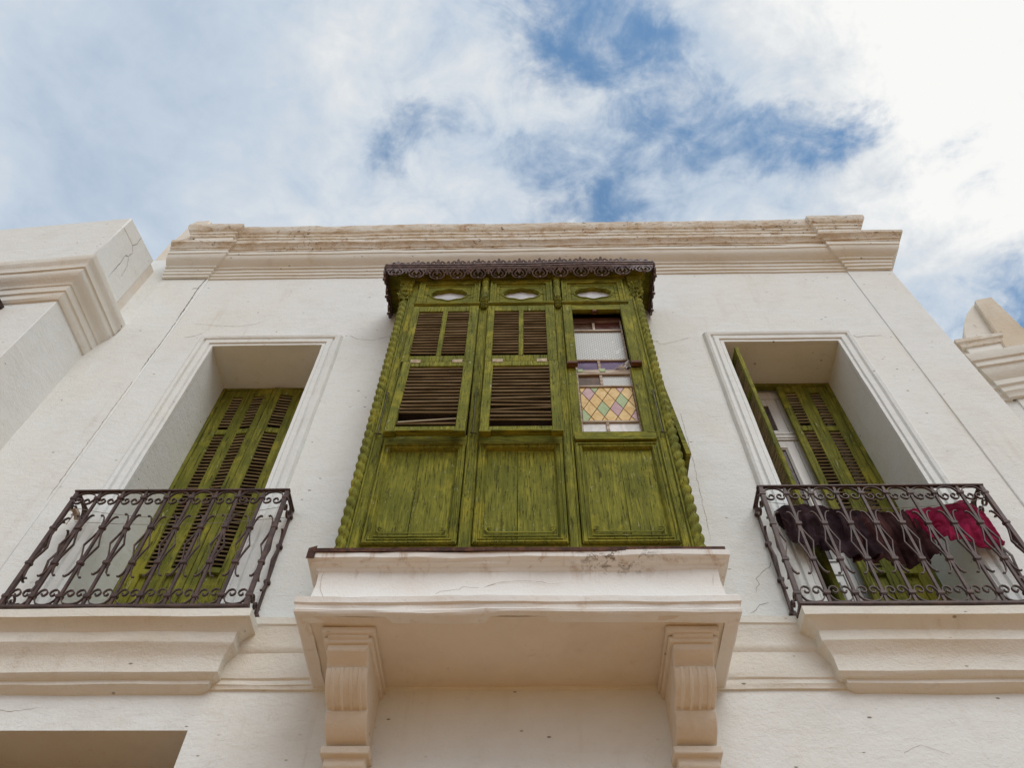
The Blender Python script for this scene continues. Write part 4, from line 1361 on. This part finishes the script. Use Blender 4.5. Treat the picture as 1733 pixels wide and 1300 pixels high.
# ================================================================== wrought iron railings
def railing(x0, x1, label):
    yf, yw = 3.985, 4.185
    zb, zt = 4.972, 6.085
    t = thing('balcony_railing', label, 'railing', ((x0 + x1) / 2, yf, zb), 0, 'wrought iron railings of the two balconies')
    I = WM[t].inverted()
    MB().box(x0 - 0.02, x1 + 0.02, yf - 0.018, yf + 0.018, zt - 0.016, zt).build('top_rail', 'iron', t, 0.003)
    MB().box(x0 - 0.02, x1 + 0.02, yf - 0.015, yf + 0.015, zb, zb + 0.022).build('bottom_rail', 'iron', t, 0.003)
    for x in (x0, x1):
        MB().box(x - 0.016, x + 0.016, yf + 0.019, yw + 0.012, zt - 0.016, zt - 0.001).build('side_rail', 'iron', t, 0.003)
        MB().box(x - 0.013, x + 0.013, yf + 0.016, yw + 0.012, zb, zb + 0.02).build('side_rail', 'iron', t, 0.003)
    n = 9
    d = (x1 - x0) / n
    bar = MB().box(-0.009, 0.009, -0.009, 0.009, -0.54, 0.54).mesh('baluster', 'iron')
    post = MB().box(-0.014, 0.014, -0.014, 0.014, -0.545, 0.545).mesh('corner_post', 'iron')
    col = MB().box(-0.021, 0.021, -0.017, 0.017, -0.010, 0.010).box(-0.017, 0.017, -0.014, 0.014, -0.016, 0.016).mesh('collar', 'iron')
    side = [(0.062, 5.808), (0.048, 5.812), (0.032, 5.795), (0.020, 5.752), (0.013, 5.690), (0.015, 5.640), (0.030, 5.585), (0.050, 5.520), (0.030, 5.455), (0.015, 5.400), (0.013, 5.355),
            (0.018, 5.305), (0.030, 5.258), (0.046, 5.238), (0.060, 5.240)]
    cbm = {}
    for s_ in (-1, 1):
        cbm[s_] = MB().ribbon([(x * s_, z - 5.528) for x, z in side], 0.008, -0.008, 0.008, LM).mesh('curved_bar', 'iron')

    def scroll_mesh(w, up):
        h = w / 2 - 0.012
        k = w / 0.178
        half = [(-0.041 * k, -0.027), (-0.043 * k, -0.017), (-0.034 * k, -0.009), (-0.021 * k, -0.011), (-0.011 * k, -0.024), (-0.012 * k, -0.042), (-0.024 * k, -0.056), (-0.042 * k, -0.060), (-0.060 * k, -0.049),
                (-h + 0.006, -0.022), (-h, 0.002), (-h + 0.012, 0.030), (-h * 0.62, 0.053), (-h * 0.3, 0.062), (0, 0.065)]
        full = half + [(-x, z) for x, z in reversed(half[:-1])]
        if not up:
            full = [(x, -z) for x, z in full]
        return MB().ribbon(full, 0.0075, -0.008, 0.008, LM).mesh('scroll', 'iron')

    su, sd = scroll_mesh(d, True), scroll_mesh(d, False)
    for i in range(n + 1):
        x = x0 + d * i
        end = i in (0, n)
        b = inst('corner_post' if end else 'baluster', post if end else bar, t, I @ Vector((x, yf, 5.528)), Matrix.Rotation(random.gauss(0, 0.006), 3, 'Y') @ Matrix.Rotation(random.gauss(0, 0.006), 3, 'X'))
        for zc in (6.0, 5.69, 5.355, 5.066):
            inst('collar', col, b, (0, 0, zc - 5.528))
        for s_ in (-1, 1):
            if (i == 0 and s_ == -1) or (i == n and s_ == 1):
                inst('curved_bar', cbm[1], b, (0, 0, 0), Matrix.Rotation(R(90), 3, 'Z'))
                continue
            inst('curved_bar', cbm[s_], b, (0, 0, random.gauss(0, 0.006)), Matrix.Rotation(random.gauss(0, 0.02), 3, 'Y') @ Matrix.Rotation(random.gauss(0, 0.08), 3, 'Z'))
        if i < n:
            inst('scroll', su, t, I @ Vector((x + d / 2, yf, 6.0)), Matrix.Rotation(random.gauss(0, 0.035), 3, 'Y') @ Matrix.Rotation(random.gauss(0, 0.05), 3, 'X'))
            inst('scroll', sd, t, I @ Vector((x + d / 2, yf, 5.062)), Matrix.Rotation(random.gauss(0, 0.035), 3, 'Y') @ Matrix.Rotation(random.gauss(0, 0.05), 3, 'X'))
    ssu, ssd = scroll_mesh(0.19, True), scroll_mesh(0.19, False)
    for x in (x0, x1):
        b = inst('wall_post', bar, t, I @ Vector((x, yw - 0.004, 5.528)))
        for zc in (6.0, 5.69, 5.355, 5.066):
            inst('collar', col, b, (0, 0, zc - 5.528))
        inst('curved_bar', cbm[-1], b, (0, 0, 0), Matrix.Rotation(R(90), 3, 'Z'))
        inst('scroll', ssu, t, I @ Vector((x, (yf + yw) / 2, 6.0)), Matrix.Rotation(R(90), 3, 'Z'))
        inst('scroll', ssd, t, I @ Vector((x, (yf + yw) / 2, 5.062)), Matrix.Rotation(R(90), 3, 'Z'))
    return t


railing(-3.400, -1.812, 'brown wrought iron railing on the left balcony, crossed only by thin strings')
railing(1.700, 3.315, 'brown wrought iron railing on the right balcony, hung with drying clothes')

# clotheslines
def line(name, pts, label, r=0.0022, mat='string'):
    o = MB().tube(pts, r, 5).build(name, mat)
    tag(o, label, 'clothesline')
    return o


def sag(a, b, s_, n=14):
    a, b = Vector(a), Vector(b)
    return [a.lerp(b, i / n) + Vector((0, 0, -s_ * 4 * (i / n) * (1 - i / n))) for i in range(n + 1)]


line('clothesline', sag((-3.39, 4.06, 5.98), (-1.82, 4.06, 5.99), 0.11), 'pale sagging string tied across the left balcony behind the railing')
line('clothesline', sag((-3.39, 4.12, 5.90), (-1.82, 4.12, 5.93), 0.05), 'second thinner string behind the left balcony railing, nearer the shutters')
line('clothesline', sag((1.71, 4.07, 6.02), (3.305, 4.07, 6.02), 0.09), 'string across the right balcony carrying the washing')
# rope knotted round the top of the left corner
kn = MB()
for k in range(5):
    c = Vector((-3.385 + 0.012 * k, 4.03 + 0.02 * (k % 3), 5.93 - 0.012 * k))
    kn.tube([c + Vector((0.030 * math.cos(q + k), 0.026 * math.sin(q), 0.030 * math.sin(q * 1.0 + k * 0.7))) for q in [i * 0.6 for i in range(11)]], 0.006, 5)
kn.tube([(-3.37, 4.04, 5.92), (-3.36, 4.03, 5.84), (-3.365, 4.03, 5.78)], 0.005, 5)
tag(kn.build('rope_knot', 'bare'), 'frayed rope knotted around the upper left corner of the left balcony railing', 'rope')

# ================================================================== washing on the right balcony
def lineZ(x):
    f = (x - 1.71) / 1.595
    return 6.02 - 0.09 * 4 * f * (1 - f)


def garment(name, x0, x1, top, bot, mat, label, seed, folds=5.0, amp=0.032, y=4.07):
    """cloth hung over the line: top(u), bot(u) give the outline; folds deepen downwards"""
    def fn(u, v):
        x = x0 + (x1 - x0) * u
        zt, zb_ = top(u), bot(u)
        ph = u * folds * 2 * math.pi + 2.2 * noise.noise(Vector((u * 2.5, v * 1.4, seed + 5))) + v * 0.8
        fold = math.sin(ph) + 0.45 * math.sin(ph * 2.3 + 1.0 + seed)
        soft = noise.noise(Vector((u * 5, v * 3, seed)))
        crease = 1.0 - 3.0 * abs(noise.noise(Vector((u * 5 + v * 3.5, v * 4.5 - u * 3, seed + 3))))
        yy = y + amp * ((0.25 + 0.9 * v) * fold * 0.55 + 0.9 * soft + 0.30 * max(0, crease)) - 0.02 * math.sin(min(1, v * 1.3) * math.pi)
        xx = x + 0.025 * v * math.sin(u * 7 + seed) + 0.006 * math.cos(ph) * v
        z = zt + (zb_ - zt) * v + 0.004 * noise.noise(Vector((u * 16, v * 4, seed + 2)))
        return (xx, yy, z)
    mb = MB().grid(fn, 110, 44)

    def fn2(u, v):                                   # the half that hangs behind the line
        p = fn(u, 0.62 * v)
        return (p[0] + 0.015 * v, 2 * y + 0.030 + 0.02 * v - p[1], p[2] + 0.004 * (1 - v))
    mb.grid(fn2, 60, 16)
    # hem
    mb.tube([Vector(fn(i / 60, 0.995)) for i in range(61)], 0.0055, 5)
    o = mb.build(name, mat, angle=180)
    return tag(o, label, 'clothes', 'washing on the right balcony')


def interp(pts):
    def f(u):
        for (a, p), (b, q) in zip(pts[:-1], pts[1:]):
            if u <= b:
                t = (u - a) / (b - a)
                t = t * t * (3 - 2 * t)
                return p + (q - p) * t
        return pts[-1][1]
    return f


garment('black_garment', 1.79, 2.40, interp([(0, 5.93), (0.15, 5.99), (0.5, 5.96), (1, 5.91)]), interp([(0, 5.70), (0.08, 5.58), (0.3, 5.54), (0.62, 5.50), (0.66, 5.46), (1, 5.45)]), 'cloth_black',
        'crumpled black garment drying at the left end of the right balcony line', 1.3)
garment('maroon_garment', 2.22, 2.82, interp([(0, 5.915), (0.3, 5.90), (0.7, 5.90), (1, 5.92)]), interp([(0, 5.44), (0.3, 5.41), (0.5, 5.39), (0.53, 5.36), (0.8, 5.38), (0.84, 5.44), (1, 5.48)]), 'cloth_maroon',
        'dark maroon garment hanging lowest in the middle of the washing', 4.7, 6.0, 0.034)
garment('magenta_garment', 2.72, 3.27, interp([(0, 5.915), (0.4, 5.95), (0.7, 5.99), (0.85, 6.03), (1, 5.95)]), interp([(0, 5.62), (0.25, 5.60), (0.30, 5.64), (0.55, 5.63), (0.60, 5.57), (0.9, 5.54), (1, 5.60)]), 'cloth_red',
        'bright magenta garment drying at the right end of the line', 8.1, 4.0, 0.034)

# ================================================================== left balcony door
ld = thing('shutter_door', 'closed green louvred shutter door behind the left balcony', 'door', ((DL[0] + DL[1]) / 2, 4.74, 5.06))
I = WM[ld].inverted()
fy = 4.715
boxes([(DL[0], DL[0] + 0.035, fy - 0.01, fy + 0.08, 5.06, 8.50), (DL[1] - 0.035, DL[1], fy - 0.01, fy + 0.08, 5.06, 8.50), (DL[0] + 0.035, DL[1] - 0.035, fy - 0.008, fy + 0.08, 8.468, 8.50)], 'door_frame', 'door_green', ld)
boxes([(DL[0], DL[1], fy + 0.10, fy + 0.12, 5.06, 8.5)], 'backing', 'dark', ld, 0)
h = 3.40
ztop = 8.466


def door_leaf(parent, x, y, w, rot, I, oo=None):
    if oo is None:
        oo = (0.088, w - 0.07)
    return leaf(parent, tuple(I @ Vector((x, y, ztop))), rot, w, h, 0.036,
                [(oo[0], oo[1], -0.665, -0.11), (oo[0], oo[1], -2.49, -0.74)], 'door_green', 0.0465, 'slat_door', depth=0.036, panel=True)


door_leaf(ld, DL[0] + 0.036, fy + 0.036, 0.276, Matrix.Identity(3), I, (0.112, 0.216))
door_leaf(ld, DL[0] + 0.036 + 0.278, fy + 0.036, 0.236, Matrix.Rotation(R(-6.5), 3, 'Z'), I, (0.055, 0.165))
door_leaf(ld, DL[0] + 0.036 + 0.278 + 0.240, fy - 0.008, 0.276, Matrix.Rotation(R(8.5), 3, 'Z'), I, (0.088, 0.218))
door_leaf(ld, DL[0] + 0.036 + 0.278 + 0.240 + 0.275, fy + 0.036, 0.255, Matrix.Identity(3), I, (0.07, 0.185))
for z in (8.2, 7.0, 5.7):
    MB().tube([(DL[0] + 0.035, fy - 0.004, z - 0.04), (DL[0] + 0.035, fy - 0.004, z + 0.04)], 0.009, 6).build('hinge', 'door_green', ld)

# ================================================================== right balcony door
rd = thing('shutter_door', 'half open green louvred shutter door behind the right balcony', 'door', ((DR[0] + DR[1]) / 2, 4.74, 5.06))
I = WM[rd].inverted()
fy = 4.70
boxes([(DR[0], DR[0] + 0.04, fy - 0.01, fy + 0.05, 5.06, 8.475), (DR[1] - 0.045, DR[1], fy - 0.01, fy + 0.05, 5.06, 8.475), (DR[0] + 0.04, DR[1] - 0.045, fy - 0.008, fy + 0.05, 8.425, 8.475)], 'door_frame', 'door_green', rd)
h = 3.35
ztop = 8.422
door_leaf(rd, 2.545, fy + 0.030, 0.258, Matrix.Rotation(R(-1.0), 3, 'Z'), I, (0.068, 0.174))
door_leaf(rd, 2.805, fy + 0.034, 0.252, Matrix.Identity(3), I, (0.050, 0.156))
# the open pair stands at right angles to the wall along the left reveal
rp = Matrix.Rotation(R(-90), 3, 'Z')
door_leaf(rd, 2.088, 4.695, 0.242, rp, I, (0.05, 0.185))
rp = Matrix.Rotation(R(-88), 3, 'Z')
door_leaf(rd, 2.086, 4.449, 0.242, rp, I, (0.05, 0.206))

gd = thing('glazed_door', 'white painted glazed inner door seen through the open half of the right shutters', 'door', (2.53, 4.80, 5.06))
gy = 4.785
wf = [(1.998, 2.03), (3.03, 3.055)]
boxes([(a, b, gy - 0.01, gy + 0.05, 5.06, 8.46) for a, b in wf] + [(2.03, 3.03, gy - 0.008, gy + 0.05, 8.32, 8.46), (2.03, 3.03, gy - 0.014, gy + 0.05, 7.635, 7.755)], 'door_frame', 'whitewood', gd)
boxes([(2.03, 3.03, gy - 0.022, gy - 0.016, 7.66, 7.675), (2.03, 3.03, gy - 0.022, gy - 0.016, 7.715, 7.73)], 'transom_bead', 'whitewood', gd, 0.002)
for a, b in ((2.032, 2.528), (2.532, 3.028)):
    lf = boxes([(a, a + 0.08, gy, gy + 0.04, 5.06, 7.63), (b - 0.08, b, gy, gy + 0.04, 5.06, 7.63), (a + 0.08, b - 0.08, gy, gy + 0.04, 7.53, 7.63), (a + 0.08, b - 0.08, gy, gy + 0.04, 5.06, 5.25), (a + 0.08, b - 0.08, gy, gy + 0.04, 5.95, 6.08)], 'door_leaf', 'whitewood', gd)
    MB().sweep(rectpath(a + 0.08, b - 0.08, 6.08, 7.53), [(0, 0.0), (0.0, 0.012), (0.012, 0.014), (0.022, 0.002), (0.03, -0.004)], wallmap(gy), closed=True, seg=0.5).build('bead', 'whitewood', lf)
    MB().box(a + 0.085, b - 0.085, gy + 0.014, gy + 0.02, 6.085, 7.525).build('pane', 'g_window', lf)
    MB().box(a + 0.085, b - 0.085, gy + 0.010, gy + 0.02, 5.255, 5.945).build('panel', 'whitewood', lf)
    MB().sweep(rectpath(a + 0.12, b - 0.12, 5.32, 5.88), [(0, -0.008), (0.0, 0.006), (0.014, 0.006), (0.02, -0.006)], wallmap(gy), closed=True, seg=0.5).build('bead', 'whitewood', lf)
    fl_ = boxes([(a, a + 0.10, gy, gy + 0.04, 7.757, 8.318), (b - 0.10, b, gy, gy + 0.04, 7.757, 8.318), (a + 0.10, b - 0.10, gy, gy + 0.04, 8.21, 8.318), (a + 0.10, b - 0.10, gy, gy + 0.04, 7.757, 7.80)], 'fanlight', 'whitewood', gd)
    MB().box(a + 0.102, b - 0.102, gy + 0.014, gy + 0.02, 7.80, 8.21).build('pane', 'g_window', fl_)
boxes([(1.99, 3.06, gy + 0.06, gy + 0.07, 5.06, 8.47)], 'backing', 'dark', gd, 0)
